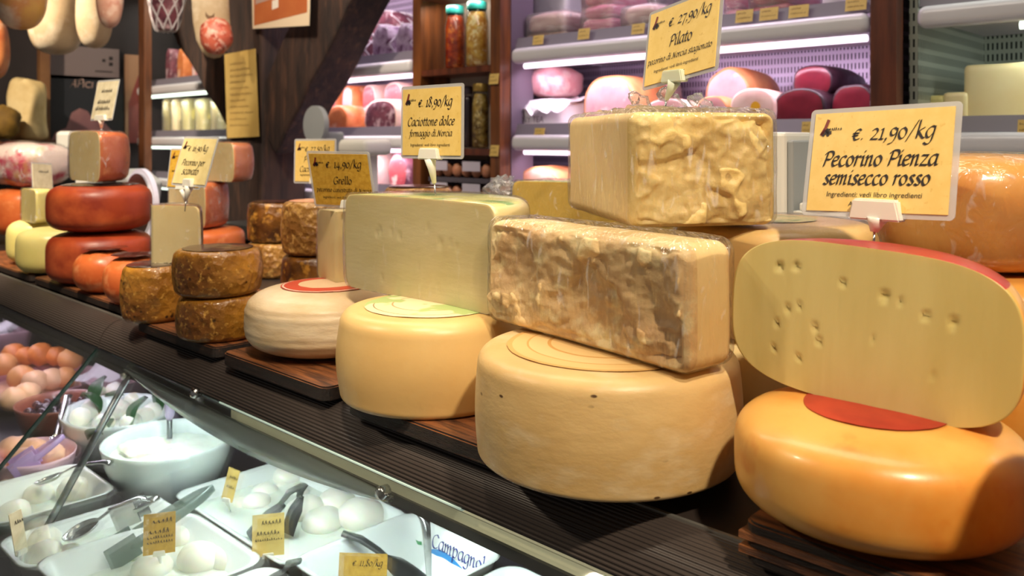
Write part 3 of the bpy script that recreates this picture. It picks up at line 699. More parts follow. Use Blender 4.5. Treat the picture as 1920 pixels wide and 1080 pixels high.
def cut_wheel(label, x, y, z, r, h, a0, a1, rz, mats, e=.018, bulge=.004, film=None, n=36, m=22, amp=.01, seed=1, tilt=(0, 0), facefn=None, filmamp=.0, top=None, name='cheese_piece', dome=.002, ns=14, sp=None):
    root = empty(name, (x, y, z), label, 'cheese'); root.rotation_euler = (tilt[0], tilt[1], rz)
    PR = (lambda r_, h_: sprof(r_, h_, sp, 54)) if sp else (lambda r_, h_: prof(r_, h_, e, bulge, dome, nf=6, ns=ns))
    p = PR(r, h)
    b = sector(p, a0, a1, n, m)
    for v in b.verts:
        k = 1+amp*nz(v.co, 8, seed); v.co.x *= k; v.co.y *= k
    if facefn:
        b.normal_update()
        for v in b.verts:
            d = facefn(v.co)
            if d: v.co += d
    if top is not None:
        b.normal_update()
        for f in b.faces:
            if f.material_index == 0 and f.normal.z > .75: f.material_index = 2
    put('body', b, mats, root)
    if film:
        b = sector(PR(r+.0025, h+.0035), a0, a1, n, m)
        cm = (a0+a1)/2; off = -Vector((math.cos(cm), math.sin(cm), 0))*.0025
        for v in b.verts:
            k = 1+amp*nz(v.co, 8, seed); v.co.x *= k; v.co.y *= k
            v.co += off + Vector((0, 0, -.0005)) + Vector((nz(v.co, 40, 5), nz(v.co, 40, 6), nz(v.co, 40, 7)))*filmamp
            v.co.z = max(v.co.z, .0003)
        for f in b.faces: f.material_index = 0
        put('plastic_wrap', b, film, root)
    return root
# half cheese lower right: straight cut facing the shop
def holes(seeds, depth=.004):
    def fn(c):
        if c.y > .0005: return None
        d = 0
        for hx, hz, hr in seeds:
            q = math.hypot(c.x-hx, (c.z-hz)*1.3)
            if q < hr: d = max(d, depth*min(1, 2*(1-(q/hr)**2)))
        return Vector((0, d, 0)) if d else None
    return fn
rnd = random.Random(5)
cut_wheel('half cheese with orange rind, its pale cut face toward the shop', -.2995, .742, .1285, .1245, .139, 0, PI, 0, [M_WAX, M_CUTH, L_REDP], .055, .006, None, 60, 60, .012, 51,
          facefn=holes([(-.078, .110, .0052), (-.062, .113, .0045), (-.018, .106, .0036), (.018, .100, .0052), (.031, .099, .003), (.052, .09, .004), (.073, .088, .0045), (-.068, .072, .004), (-.057, .078, .003), (-.078, .058, .003), (-.041, .06, .0042), (-.037, .05, .0038), (-.08, .035, .003), (-.055, .03, .003), (.01, .06, .0025), (.06, .04, .0025)], .0026), sp=.56, top=True, tilt=(0, R(3)))
# wide pale half cheese with green printed top
cut_wheel('wide pale half cheese with green printed top and tall tag', -.910, .748, .1415, .162, .138, 0, PI, 0, [M_CUTW, M_CUTW, M_GREENTOP], .016, .003, W_FINE, 60, 50, .008, 52,
          facefn=holes([(-.03, .085, .0035), (-.012, .083, .0025), (.055, .082, .0055), (.04, .088, .003), (.075, .085, .003), (.088, .079, .003), (-.075, .088, .005), (-.083, .084, .0045), (-.11, .092, .003), (.01, .05, .0035), (-.07, .022, .003), (.05, .02, .003), (.03, .1, .0025), (-.05, .09, .002), (-.03, .05, .002), (.07, .04, .002)], .0026), top=True)
# blocks of aged cheese with broken faces
def block(label, c, s, rz, e, mats, rough_faces, film, seed, amp=.007, n=44, extra=None, sc=1.0):
    root = empty('cheese_block', c, label, 'cheese', None, rz)
    b = rbox(*s, e, n); b.normal_update()
    disp = []
    for v in b.verts:
        k = 0
        for ax, sg in rough_faces:
            d = v.normal[ax]*sg
            if d > .75: k = max(k, min(1, (d-.75)*8))
        dd = Vector((0, 0, 0))
        if k:
            cv = nz(v.co, 15*sc, seed); f1 = nz(v.co, 32*sc, seed+1); f2 = abs(nz(v.co, 52*sc, seed+2)); f3 = nz(v.co, 120, seed+4)
            pit = max(0, min(1, (-.10-cv)*7)); chip = max(0, min(1, (f1-.16)*9))
            dd = v.normal*(amp*k*(.75*cv + .3*f1 - .8*f2 + .45*chip + .2*f3 - .6*pit - .05))
        dd += v.normal*.0012*nz(v.co, 14, seed+9)
        disp.append(dd)
    for v, d in zip(b.verts, disp): v.co += d
    for v in b.verts: v.co.z = max(v.co.z, 0)
    b.normal_update()
    for f in b.faces:
        f.material_index = 0
        cm = f.calc_center_median()
        for ax, sg in rough_faces:
            lim = s[ax]/2-e*.25
            q = cm[ax] if ax < 2 else cm.z-s[2]/2
            if q*sg > lim-amp*1.4: f.material_index = 1
    put('body', b, mats, root)
    b = rbox(s[0]+.006, s[1]+.006, s[2]+.005, e, 20)
    for v in b.verts:
        v.co += Vector((nz(v.co, 35, seed), nz(v.co, 35, seed+1), nz(v.co, 35, seed+2)))*.0016; v.co.z = max(v.co.z, .0002)
    put('plastic_wrap', b, film, root)
    if extra: extra(root)
    return root
block('broken-faced slab of aged cheese lying on the largest cream wheel', (-.583, .738, .1405), (.318, .074, .1225), math.radians(-9), .016, [M_RINDC, M_CUT4], [(1, -1)], W_STREAK, 61, .009, 90)
def knot(root):
    b = NB()
    for k, (x, y, r0) in enumerate(((.02, 0, .012), (-.02, .01, .01), (.05, -.02, .008))):
        P = [Vector((x, y, .126)), Vector((x+.004, y, .138)), Vector((x-.008, y+.004, .150)), Vector((x-.016, y, .160 if k == 0 else .146))]
        P = catmull(P, 4); tube(b, P, [r0*(1.1-.5*abs(math.sin(i*.9+k))) for i in range(len(P))], 10, True)
    for v in b.verts: v.co += Vector((nz(v.co, 90, 1), nz(v.co, 90, 2), nz(v.co, 90, 3)))*.004
    put('film_knot', b, W_BAG, root)
    b = NB(); n = 26
    g = [[b.verts.new((-.074+.148*i/n, -.124+.248*j/n, .1335+.007*max(0, nz(Vector((i*.33, j*.33, 2)), 1, 4))+.003*nz(Vector((i, j, 0)), .8, 2))) for j in range(n+1)] for i in range(n+1)]
    for i in range(n):
        for j in range(n): b.faces.new((g[i][j], g[i+1][j], g[i+1][j+1], g[i][j+1]))
    put('film_gather', b, W_BAG, root)
CA = Vector((-.552, .760, .2635))
ax_ = Vector((.577, .817)).normalized(); ang = math.atan2(ax_.y, ax_.x)
ctr_b = Vector((CA.x, CA.y)) + ax_*.086 + Vector((-ax_.y, ax_.x))*.138
block('tall wrapped block of aged cheese on top of the middle pile', (ctr_b.x, ctr_b.y, .2635), (.172, .276, .128), ang, .013, [M_RINDC, M_CUT3], [(1, -1)], W_STREAK, 71, .009, 80, knot)
# small block on white wheel
cut_wheel('small peach-coloured wedge on the white ribbed wheel', -1.163, .795, .1265, .095, .116, math.radians(62), math.radians(165), 0, [M_CUTC, M_CUTC], .012, .002, W_FINE, 30, 16, .01, 54)
# pale wedge on the single brown wheel
cut_wheel('pale wedge with brown rind under the propped price tag', -1.60, .682, .1295, .092, .106, math.radians(46), math.radians(112), 0, [M_BROWN, M_CUTC], .01, .002, W_CREASE, 30, 18, .012, 55, tilt=(0, 0))
# wrapped piece on red wheels
cut_wheel('orange-rind piece in cling film on top of the red wheels', -2.168, .762, .262, .102, .118, 0, PI, 0, [M_ORANGE, M_CUTC], .022, .003, W_CREASE, 40, 18, .012, 56)
# wedges behind, two stacked
cut_wheel('pale filmed half cheese, upper of two behind the propped tag', -2.365, 1.2, .240, .105, .112, 0, PI, 0, [M_SKIN, M_CUTC], .02, .003, W_CREASE, 40, 18, .012, 57)
cut_wheel('red-rind half cheese, lower of two behind the propped tag', -2.475, 1.16, .104, .122, .132, 0, PI, 0, [M_ORANGE, M_CUTC], .02, .003, W_CREASE, 40, 18, .012, 58)
wheel('orange wheel under the two half cheeses at the back', -2.46, 1.2, .001, .125, .10, M_ORANGE, .03, .004, .012, 6, 59, sp=.45)
# yellow piece between the blocks at the back
cut_wheel('bright yellow filmed piece between the two tall tags', -.876, 1.085, .166, .172, .122, 0, PI, 0, [M_CUT2, pm('cut_yellow', (216, 184, 84), (206, 170, 66), 8, .4, .05, 40, sss=.15), M_GREENTOP], .012, .002, W_CREASE, 40, 20, .01, 60, top=True, filmamp=.003)
yp = [o for o in bpy.data.objects if o.get('label', '').startswith('bright yellow')][0]
q = atY(944, 356, 1.10); b = blob(.034, .03, .022, 7, .5, 3, 14)
for v in b.verts: v.co += Vector((nz(v.co, 70, 1), nz(v.co, 70, 2), nz(v.co, 70, 3)))*.008
put('film_bunch', b, W_BAG, yp, q-Vector(yp.location)-Vector((0, 0, .022)))
wheel('butter-coloured wheel hidden under the bright yellow piece', -.89, 1.19, .001, .13, .163, M_CREAM2, .02, .004, .01, 6, 62)
# wrapped wedge at far left
cut_wheel('pale filmed wedge on the yellow wheel at the left edge', -2.545, .752, .1385, .062, .088, 0, PI, 0, [M_YEL, M_CUT], .012, .002, W_CREASE, 24, 14, .01, 63)
wheel('orange wheel under the netted meat at the left edge', -3.3, .98, .03, .125, .165, M_ORANGE, .04, .004, .012, 6, 64, sp=.5)
def packet(label, loc, s, rz, m1, film, seed, name='wrapped_meat', amp=.12):
    root = empty(name, loc, label, 'packaged meat', None, rz)
    b = blob(s[0], s[1], s[2], seed, amp, 2.2, 14, .7); put('meat', b, m1, root)
    b = blob(s[0]*1.04, s[1]*1.04, s[2]*1.03, seed, amp, 2.2, 14, .7); put('plastic_wrap', b, film, root); return root
packet('white and pink film-wrapped ham piece at the left edge', (-3.30, .98, .198), (.14, .11, .078), .3, pm('ham_packet', (232, 214, 206), (196, 60, 90), 9, .35, contrast=(.5, .6), c3=(210, 170, 90), s3=7, k3=(.6, .7)), W_CREASE, 3)

# ------------------------------------------------------------------ price tags on the cheeses
ING = 'Ingredienti: vedi libro ingredienti'; ALL = 'Allergeni: LATTE'

price_tag('tilted yellow price tag reading Pilato on the tall block', (-.5521, .857, .4784), R(-15.5), R(-13.7), R(-8.2), .1167, .0939,
          [('s', '€. 27,90/kg', .30, .90, .27), ('s', 'Pilato', .33, .66, .555), ('s', 'pecorino di Norcia stagionato', .03, .95, .73), ('b', ING, .14, .78, .855), ('b', ALL, .28, .6, .965)],
          (-.572, .850, .4), clip=M_PLASTICG, clipx=-.05, cs=1.05)
price_tag('large yellow price tag reading Pecorino Pienza behind the half cheese', (-.3249, .854, .3396), R(-6), R(-13.7), R(-1.8), .1413, .1028,
          [('s', '€. 21,90/kg', .30, .88, .29), ('B', 'Pecorino Pienza', .09, .91, .55), ('B', 'semisecco rosso', .11, .87, .735), ('b', ING, .15, .83, .855), ('b', ALL, .32, .66, .945)],
          (-.3225, .838, .266), clipx=.03, cs=1.45, clipw=.036)
price_tag('upright yellow price tag reading Caciottone dolce', (-.9155, .7841, .386), R(3.7), R(-.8), R(-.3), .1159, .0945,
          [('s', '€. 18,90/kg', .28, .86, .27), ('s', 'Caciottone dolce', .09, .90, .555), ('s', 'formaggio di Norcia', .12, .86, .715), ('b', ING, .15, .83, .865), ('b', ALL, .32, .64, .95)],
          (-.9105, .790, .282), clipx=-.01, cs=1.15)
price_tag('ochre price tag reading Grello, leaning behind the pale half cheese', (-1.1406, .7891, .2969), R(22.5), R(15.4), R(.5), .1076, .0855,
          [('s', '€. 14,90/kg', .27, .88, .26), ('s', 'Grello', .36, .68, .58), ('s', 'pecorino canestrato di Norcia', .05, .99, .735), ('b', ING, .15, .80, .865)],
          (-1.117, .826, .2385), card=M_CARDG, clipx=.1, cs=1.0)
price_tag('yellow price tag of 27,50 half hidden behind the Grello tag', (-1.6361, 1.0614, .3136), R(17.9), R(-2.3), R(-.5), .1082, .0910,
          [('s', '€. 27,50/kg', .25, .88, .26), ('s', 'P', .22, .30, .53), ('s', 'Caci', .12, .36, .76), ('b', 'Ingredienti:', .14, .4, .86)],
          (-1.60, 1.05, .234), clipx=.08, cs=1.1)
price_tag('propped yellow price tag reading scavato on the pale wedge', (-1.5591, .7465, .3202), R(8.6), R(-16.9), R(.8), .1021, .0892,
          [('s', '€. 16,90/kg', .22, .82, .28), ('s', 'Pecorino per', .14, .84, .6), ('s', 'scavato', .22, .72, .8)],
          (-1.557, .727, .2385), card=pm('card_pale', (226, 208, 150), (216, 196, 134), 50, .4), clipx=.03, cs=1.15, clipw=.026)
price_tag('ochre price tag mostly hidden behind the propped scavato tag', (-1.7273, .8065, .3009), R(17.8), R(-8), R(.3), .0888, .0777,
          [('~', '.08', .3, .9, .3), ('~', '.07', .1, .9, .6)], (-1.72, .83, .145), card=M_CARDG)
price_tag('small greyish price tag on the filmed orange-rind piece', (-2.1278, .795, .4566), R(8.5), R(-11), R(0), .0913, .0914,
          [('~', '.1', .3, .8, .3), ('~', '.12', .2, .8, .6), ('~', '.12', .15, .85, .78)], (-2.135, .79, .383), card=M_CARDP, logo=False, cs=1.0, clipw=.05)
price_tag('cream price tag seen edge-on at the left, on the filmed wedge', atY(80, 335, .84), R(128), R(-6), R(4), .085, .085,
          [('~', '.1', .3, .8, .3)], atY(71, 378, .84), card=M_CARDP, logo=False, clipw=.02)

# ------------------------------------------------------------------ refrigerated wall cabinets behind the counter
YF = 2.05
def fridge(label, x0, x1, shelves, slot, led, tint, energy, top=1.25, led_span=(.04, .04), x2=None, left=True):
    r = empty('refrigerated_cabinet', ((x0+x1)/2, YF, -1.2), label, 'refrigerator', 'refrigerated wall cabinets')
    O2 = -Vector(r.location)
    def fp(name, b, m, smooth=False): return put(name, b, m, r, O2, smooth=smooth)
    b = NB(); bx(b, ((x0+x1)/2, 2.60, (top-1.2)/2), (x1-x0, .03, top+1.2)); fp('back_panel', b, slot)
    bw = x0
    if x2:
        x0 = x2
        for z in shelves:
            b = NB(); bx(b, ((bw+x0)/2, 2.40, z-.008), (x0-bw, .36, .016)); fp('shelf', b, M_FRIDGE)
    for x in ((bw+.01, x1-.01) if left and not x2 else (x1-.01,)):
        b = NB(); bx(b, (x, 2.33, (top-1.2)/2), (.02, .52, top+1.2)); fp('side_panel', b, slot)
    b = NB(); bx(b, ((x0+x1)/2, 2.33, top), (x1-x0, .56, .04)); fp('top_panel', b, M_FRIDGE)
    for z in shelves:
        b = NB(); bx(b, ((x0+x1)/2, 2.33, z-.008), (x1-x0-.042, .5, .016)); fp('shelf', b, M_FRIDGE)
        b = NB(); bx(b, ((x0+x1)/2, YF+.025, z-.018), (x1-x0-.04, .05, .052), bev=.02, seg=5); fp('shelf_rim', b, M_RIM, True)
        b = NB(); bx(b, ((x0+x1)/2, YF+.036, z+.026), (x1-x0-.04, .006, .038), rot=(R(-18), 0, 0)); fp('ticket_rail', b, M_GREY)
        a, c = x0+led_span[0], x1-led_span[1]
        b = NB(); tube(b, [(a, YF+.055, z-.05), (c, YF+.055, z-.05)], .009, 10); fp('lamp_tube', b, led, True)
        lamp('shelf_lamp', 'AREA', ((a+c)/2, YF+.06, z-.062), energy*(c-a), tint, ((a+c)/2, YF+.22, z-.36), c-a, .02)
    b = NB(); tube(b, [(x0+.05, YF+.05, top-.05), (x1-.05, YF+.05, top-.05)], .009, 10); fp('lamp_tube', b, led, True)
    lamp('shelf_lamp', 'AREA', ((x0+x1)/2, YF+.06, top-.065), energy*1.8*(x1-x0), tint, ((x0+x1)/2, YF+.22, .5), x1-x0-.1, .02)
    return r
PINK = (1, .80, 1)
fridge('lilac-lit cold cabinet with cooked hams, behind and beside the jar cabinet', -2.49, -.785, (.66, .37, .11), M_SLOTP, M_LAMPP, PINK, 2.5, x2=-2.012)
fridge('greenish cold cabinet with a pale cheese block, beyond the red-brown post', -.715, .5, (.66, .37, .11), M_SLOTG, M_LAMPG, (.92, 1, .90), 2.0, led_span=(.22, .04))
fridge('cold cabinet of cured hams behind the slanting beam', -3.457, -2.50, (.66, .37, .14), M_SLOTP, M_LAMPP, (1, .84, .94), 2.7)
fridge('far cold cabinet with bagged white cheeses, left of the old post', -5.04, -3.46, (.66, .37, .14), M_SLOTG, M_LAMPG, (.98, 1, .86), 1.8, left=False)
# wooden posts between the cabinets
def wpost(label, x, w_, m): return tag(simple('wooden_upright', (x, YF-.022, .03), (w_, .042, 2.5), m, smooth=False), label, 'post', 'cabinet uprights')
wpost('red-brown wooden upright between the lilac and greenish cabinets', -.75, .058, M_WOODR)
wpost('wooden upright at the end of the far cold cabinet', -4.84, .075, pm('cabinet_wood_dim', (112, 66, 36), (80, 46, 26), 5, .5, .2, 50, stretch=(8, 8, .8)))
# jar cabinet
YJ = 2.03
jc = empty('jar_cabinet', (-2.2455, YJ, -1.2), 'narrow wooden shelf cabinet holding preserve jars', 'cabinet')
OJ = -Vector(jc.location)
for x in (-2.452, -2.039):
    b = NB(); bx(b, (x, YJ+.08, .03), (.046, .16, 2.46)); put('side_panel', b, M_WOOD, jc, OJ, smooth=False)
b = NB(); bx(b, (-2.0138, YJ+.105, .03), (.003, .11, 2.4)); put('side_lining', b, pm('cabinet_lining', (104, 92, 106), rough=.4), jc, OJ, smooth=False)
b = NB(); bx(b, (-2.2455, YJ+.152, .03), (.366, .012, 2.46)); put('back_panel', b, pm('cabinet_back', (170, 160, 150), rough=.6), jc, OJ, smooth=False)
for z in (.896, .617, .3303, .132):
    b = NB(); bx(b, (-2.2455, YJ+.074, z-.011), (.366, .14, .022)); put('shelf', b, M_WOODR, jc, OJ, smooth=False)
lamp('cabinet_lamp', 'AREA', (-2.2455, YJ+.03, .86), 1.0, (1, .86, .7), (-2.2455, YJ+.1, .6), .28, .04)
# old timber post with braces
tp = empty('timber_post', (-3.31, 1.9, -1.2), 'old dark timber post with two slanting braces', 'post')
OT = -Vector(tp.location)
def rough_box(c, s, rot=None, seed=1):
    b = NB(); bmesh.ops.create_grid(b, x_segments=1, y_segments=1, size=.001); b.clear()
    bx(b, (0, 0, 0), s, bev=.012, seg=2); bmesh.ops.subdivide_edges(b, edges=[e for e in b.edges if e.calc_length() > .2], cuts=9, use_grid_fill=True)
    for v in b.verts: v.co += Vector((nz(v.co, 5, seed), nz(v.co, 5, seed+1), nz(v.co, 5, seed+2)))*.012
    M = Matrix.Translation(c) @ (rot if rot else Matrix.Identity(4))
    b.transform(M); return b
put('post', rough_box((-3.315, 1.905, .19), (.30, .21, 2.76), None, 2), M_BEAM, tp, OT, smooth=False)
put('brace', rough_box((-2.775, 1.91, .85), (1.25, .17, .27), Matrix.Rotation(R(-47), 4, 'Y'), 3), M_BEAM, tp, OT, smooth=False)
put('brace', rough_box((-3.90, 1.91, .90), (1.25, .17, .22), Matrix.Rotation(R(41), 4, 'Y'), 4), M_BEAM, tp, OT, smooth=False)
# back worktop
tag(simple('back_worktop', (-1.545, 1.80, .015), (3.19, .40, .05), M_STEELD), 'long steel worktop running below the cold cabinets', 'worktop')
b = NB(); bx(b, (-1.545, 1.85, -.605), (3.15, .34, 1.18)); tag(put('base_unit', b, M_WALL, None, (0, 0, 0), smooth=False), 'dark base unit carrying the steel worktop', 'cabinet')
bpy.data.objects['base_unit'].parent = bpy.data.objects['back_worktop']; bpy.data.objects['base_unit'].matrix_parent_inverse = Matrix.Translation((1.545, -1.83, -.015))
for k in ('label', 'category'): del bpy.data.objects['base_unit'][k]

def bbox(u0, v0, u1, v1, Y):
    c = atY((u0+u1)/2, (v0+v1)/2, Y); t = Y/ray((u0+u1)/2, 0).y
    return c, (u1-u0)/2*t/F_PX, (v1-v0)/2*t/F_PX
def log(name, label, cat, u0, v0, u1, v1, Y, ln, rind, face, group=None, base=None, yaw=0, taper=.75, p=.8, seed=1, pitch=0, n=30, net=None, amp=.05):
    """piece of meat lying front to back, flat cut face toward the shop"""
    c, rx, rz = bbox(u0, v0, u1, v1, Y)
    if base is not None:
        top = min(c.z+rz, .60 if base < .5 else 9); rz = (top-base)/2/1.04; c.z = base+rz*1.085
    b = NB(); prof_ = [(0, .0), (0, .55), (0, .9), (.015, 1), (.3, 1.03), (.6, .97), (.85, taper), (.96, taper*.7), (1, 0)]
    rings = []
    for d, k in prof_:
        ring = []
        for j in range(n):
            a = 2*PI*j/n; cx, cz = math.cos(a), math.sin(a)
            cx, cz = math.copysign(abs(cx)**p, cx), math.copysign(abs(cz)**p, cz)
            q = Vector((cx*rx*k, d*ln, cz*rz*k)); s = 1+amp*nz(Vector((cx, d*2, cz)), 1.6, seed)
            ring.append(b.verts.new((q.x*s, q.y, q.z*s)))
        rings.append(ring)
    for i in range(len(rings)-1):
        for j in range(n):
            f = b.faces.new((rings[i][j], rings[i][(j+1) % n], rings[i+1][(j+1) % n], rings[i+1][j])); f.material_index = 1 if i < 2 else 0
    bmesh.ops.remove_doubles(b, verts=b.verts, dist=1e-5)
    o = put(name, b, [rind, face], None, c, (pitch, 0, yaw)); tag(o, label, cat, group)
    if net:
        b = NB()
        for h in (1, -1):
            for k in range(7):
                P = []
                for i in range(15):
                    d = i/14; a = k*2*PI/7+h*d*2.4; kk = 1.05 if d < .8 else 1.05-(d-.8)*1.6
                    P.append((math.cos(a)*rx*kk, d*ln, math.sin(a)*rz*kk))
                tube(b, P, .0035, 5)
        put('netting', b, net, o)
    return o
MG = 'cooked hams on the middle lilac shelf'
log('cooked_ham', 'large halved cooked ham with wide pink face, beside the paper package', 'ham', 1072, 142, 1206, 228, 2.18, .26, M_HAMR, M_HAMF, MG, .372, yaw=R(-8), seed=2)
log('cooked_ham', 'small cooked ham tucked behind the Pilato tag', 'ham', 1190, 118, 1262, 178, 2.45, .12, M_FAT, M_HAMF, MG, .372, seed=3)
log('cooked_ham', 'whitish ham lying low behind the tall wrapped block', 'ham', 1196, 186, 1302, 232, 2.13, .16, M_FAT, M_HAMF, MG, .372, seed=4)
log('cooked_ham', 'orange-edged ham slice in front of the round netted ham', 'ham', 1300, 180, 1368, 232, 2.12, .13, M_HAMR, M_HAMF, MG, .372, seed=5)
log('cooked_ham', 'round pale ham with orange netted rind, on top of others', 'ham', 1316, 126, 1410, 192, 2.24, .24, M_HAMR, M_HAMF, MG, .40, p=1, seed=6, taper=.9)
b = log('cooked_ham', 'film-wrapped pale ham with a yellow sticker', 'ham', 1364, 166, 1456, 232, 2.12, .18, M_FAT, M_FAT, MG, .372, seed=7)
s_ = NB(); bmesh.ops.create_circle(s_, cap_ends=True, segments=16, radius=.014); s_.transform(Matrix.Translation((.012, -.004, .012)) @ Matrix.Rotation(PI/2, 4, 'X')); put('sticker', s_, pm('sticker_yellow', (240, 180, 40)), b)
BG2 = 'dark red bresaola pieces'
log('bresaola', 'upper bresaola with round dark red face', 'cured meat', 1484, 122, 1562, 184, 2.20, .30, M_BRESK, M_BRES, BG2, None, seed=9, amp=.03)
log('bresaola', 'vacuum-packed bresaola under the round one, left side', 'cured meat', 1448, 166, 1548, 232, 2.13, .18, M_BRESK, M_BRES, BG2, .372, seed=10)
log('bresaola', 'vacuum-packed bresaola against the red-brown upright', 'cured meat', 1556, 158, 1640, 232, 2.16, .22, M_BRESK, M_BRES, BG2, .372, seed=11)
# slab on a white paper package
c, rx, rz = bbox(976, 124, 1076, 180, 2.24)
b = blob(rx, .10, rz*1.05, 4, .12, 2, 14, .75)
pk, prx, prz = bbox(946, 180, 1072, 236, 2.2)
tag(put('cooked_ham', b, [M_HAMF], None, (c.x, 2.28, .508)), 'pink ham slab lying on the white paper package', 'ham', MG)
root = empty('paper_package', (pk.x+.035, 2.26, .371), 'white paper package printed with dark letters under a ham slab', 'package')
b = blob(prx*1.0, .12, .067, 5, .1, 2.5, 14, .6); put('wrapped_bundle', b, M_PAPER, root)
b = NB(); n = 14
g = [[b.verts.new((-prx*.95+2.0*prx*i/n, -.135+.03*nz(Vector((i*.5, 0, j)), 1, 3)+.2*j/8, .085+.05*j/8*(1 if j else 0)+.03*nz(Vector((i*.45, j*.4, 3)), 1, 2))) for j in range(9)] for i in range(n+1)]
for i in range(n):
    for j in range(8): b.faces.new((g[i][j], g[i+1][j], g[i+1][j+1], g[i][j+1]))
put('paper_sheet', b, M_PAPER, root)
b = NB(); sans_text(b, 'SNY TEA', -.06, .05, .05, y=-.128, shear=.1); put('lettering', b, pm('ink_grey', (90, 80, 90)), root, smooth=False)
# upper lilac shelf: packets
def stackpack(label, u0, v0, u1, v1, Y, m, layers, seed, base=.662, edge=None):
    c, rx, rz = bbox(u0, v0, u1, v1, Y); top = c.z+rz; h = (top-base)/layers
    root = empty('sliced_meat_pack', (c.x, Y+.1, base), label, 'packaged meat', 'meat packs on the top lilac shelf')
    for k in range(layers):
        b = rbox(rx*2*(1-.06*(k % 2)), .2, h*.96, min(h*.4, .02), 8)
        for v in b.verts: v.co += Vector((nz(v.co, 12, seed+k), nz(v.co, 12, seed+k+2), nz(v.co, 12, seed+k+4)))*.006; v.co.z = max(0, v.co.z)
        put('slab', b, m if k or not edge else edge, root, (0, .004*k, h*k))
    b = rbox(rx*2.06, .206, (top-base)*1.02, .02, 10)
    for v in b.verts: v.co += Vector((nz(v.co, 22, seed), nz(v.co, 22, seed+1), 0))*.004
    put('plastic_wrap', b, W_BAG, root); return root
M_BACON = pm('bacon', (226, 196, 190), (190, 140, 132), 8, .4, stretch=(1, 1, 6), c3=(246, 232, 226), s3=8, k3=(.5, .6))
M_PINKP = pm('pink_slices', (236, 166, 182), (214, 116, 142), 10, .4, stretch=(1, 1, 9), c3=(248, 214, 222), s3=9, k3=(.52, .6))
M_PEPPER = pm('pepper_crust', (128, 104, 100), (84, 68, 66), 60, .7, .8, 90)
stackpack('film-wrapped bacon slab at the jar cabinet end of the top shelf', 970, 22, 1072, 66, 2.14, M_BACON, 2, 11, edge=pm('bacon_rind', (170, 128, 96), (140, 100, 74), 12))
stackpack('pale packet leaning behind the film-wrapped bacon slab', 985, -30, 1070, 30, 2.36, M_PAPER, 1, 12)
stackpack('stack of bright pink sliced packs', 1078, -20, 1156, 52, 2.14, M_PINKP, 4, 13)
stackpack('long bacon with brown rind beside the Pilato tag', 1154, 8, 1236, 42, 2.13, M_BACON, 2, 14, edge=pm('bacon_rind2', (176, 130, 92), (150, 108, 76), 12))
stackpack('grey pepper-crusted piece behind the long bacon', 1156, -40, 1240, 20, 2.36, M_PEPPER, 1, 15)
stackpack('red meat pack above the row of three tickets', 1396, -40, 1484, 8, 2.12, pm('red_meat', (206, 80, 96), (176, 50, 70), 12, .4), 2, 16)
stackpack('pink meat pack next to the Pilato tag', 1350, -40, 1392, 18, 2.2, M_PINKP, 2, 17)
c, rx, rz = bbox(1524, -14, 1572, 20, 2.10)
b = NB(); revolve(b, [(0, 0), (rx*.8, 0), (rx, .02), (rx, .08), (rx*.9, .085), (0, .085)], 28); tag(put('plastic_tub', b, M_FRIDGE, None, (c.x, 2.16, .662)), 'round white tub at the end of the top lilac shelf', 'tub')
log('cooked_ham', 'orange cooked ham low on the bottom lilac shelf', 'ham', 950, 313, 1066, 372, 2.14, .26, M_HAMR, pm('ham_orange_face', (244, 170, 128), (250, 226, 214), 8, .4), None, .112, p=1, seed=12)
# shelf tickets
def ticket(label, u0, v0, u1, v1, Y=YF+.018, group='yellow tickets on the shelf rails'):
    c, rx, rz = bbox(u0, v0, u1, v1, Y)
    b = NB(); slab(b, [(-rx, -rz), (rx, -rz), (rx, rz), (-rx, rz)], -.0008, .0008)
    scribble(b, -rx*.8, rx*.2, rz*.3, rz*.35, int(u0), 1, -.0014); scribble(b, -rx*.8, rx*.7, -rz*.45, rz*.3, int(u0)+1, 1, -.0014)
    o = put('shelf_ticket', b, [M_CARD, pm('ink_brown', (150, 110, 60))], None, c, (R(-10), 0, 0), smooth=False); return tag(o, label, 'label', group)
for u0, v0, u1, v1, lb in ((996, 66, 1022, 84, 'yellow ticket under the film-wrapped bacon slab'), (1081, 53, 1108, 74, 'yellow ticket under the bright pink packs'), (1182, 44, 1211, 64, 'yellow ticket under the long bacon'),
                           (1378, 18, 1413, 42, 'yellow ticket just past the Pilato tag'), (1423, 14, 1460, 38, 'middle yellow ticket of the three past the Pilato tag'), (1478, 9, 1517, 33, 'yellow ticket beside the round white tub'), (1585, -4, 1625, 20, 'ochre ticket nearest the red-brown upright'),
                           (999, 240, 1024, 258, 'yellow ticket under the white paper package'), (1503, 228, 1521, 252, 'yellow ticket next to the Pecorino Pienza tag, under bresaola'), (1910, 224, 1940, 254, 'yellow ticket on the dark rail under the pale cheese block')):
    ticket(lb, u0, v0, u1, v1)
for u0, v0, u1, v1, lb in ((914, 138, 938, 158, 'upper small yellow ticket on the jar cabinet'), (916, 272, 938, 293, 'lower small yellow ticket on the jar cabinet')):
    ticket(lb, u0, v0, u1, v1, YJ-.004)
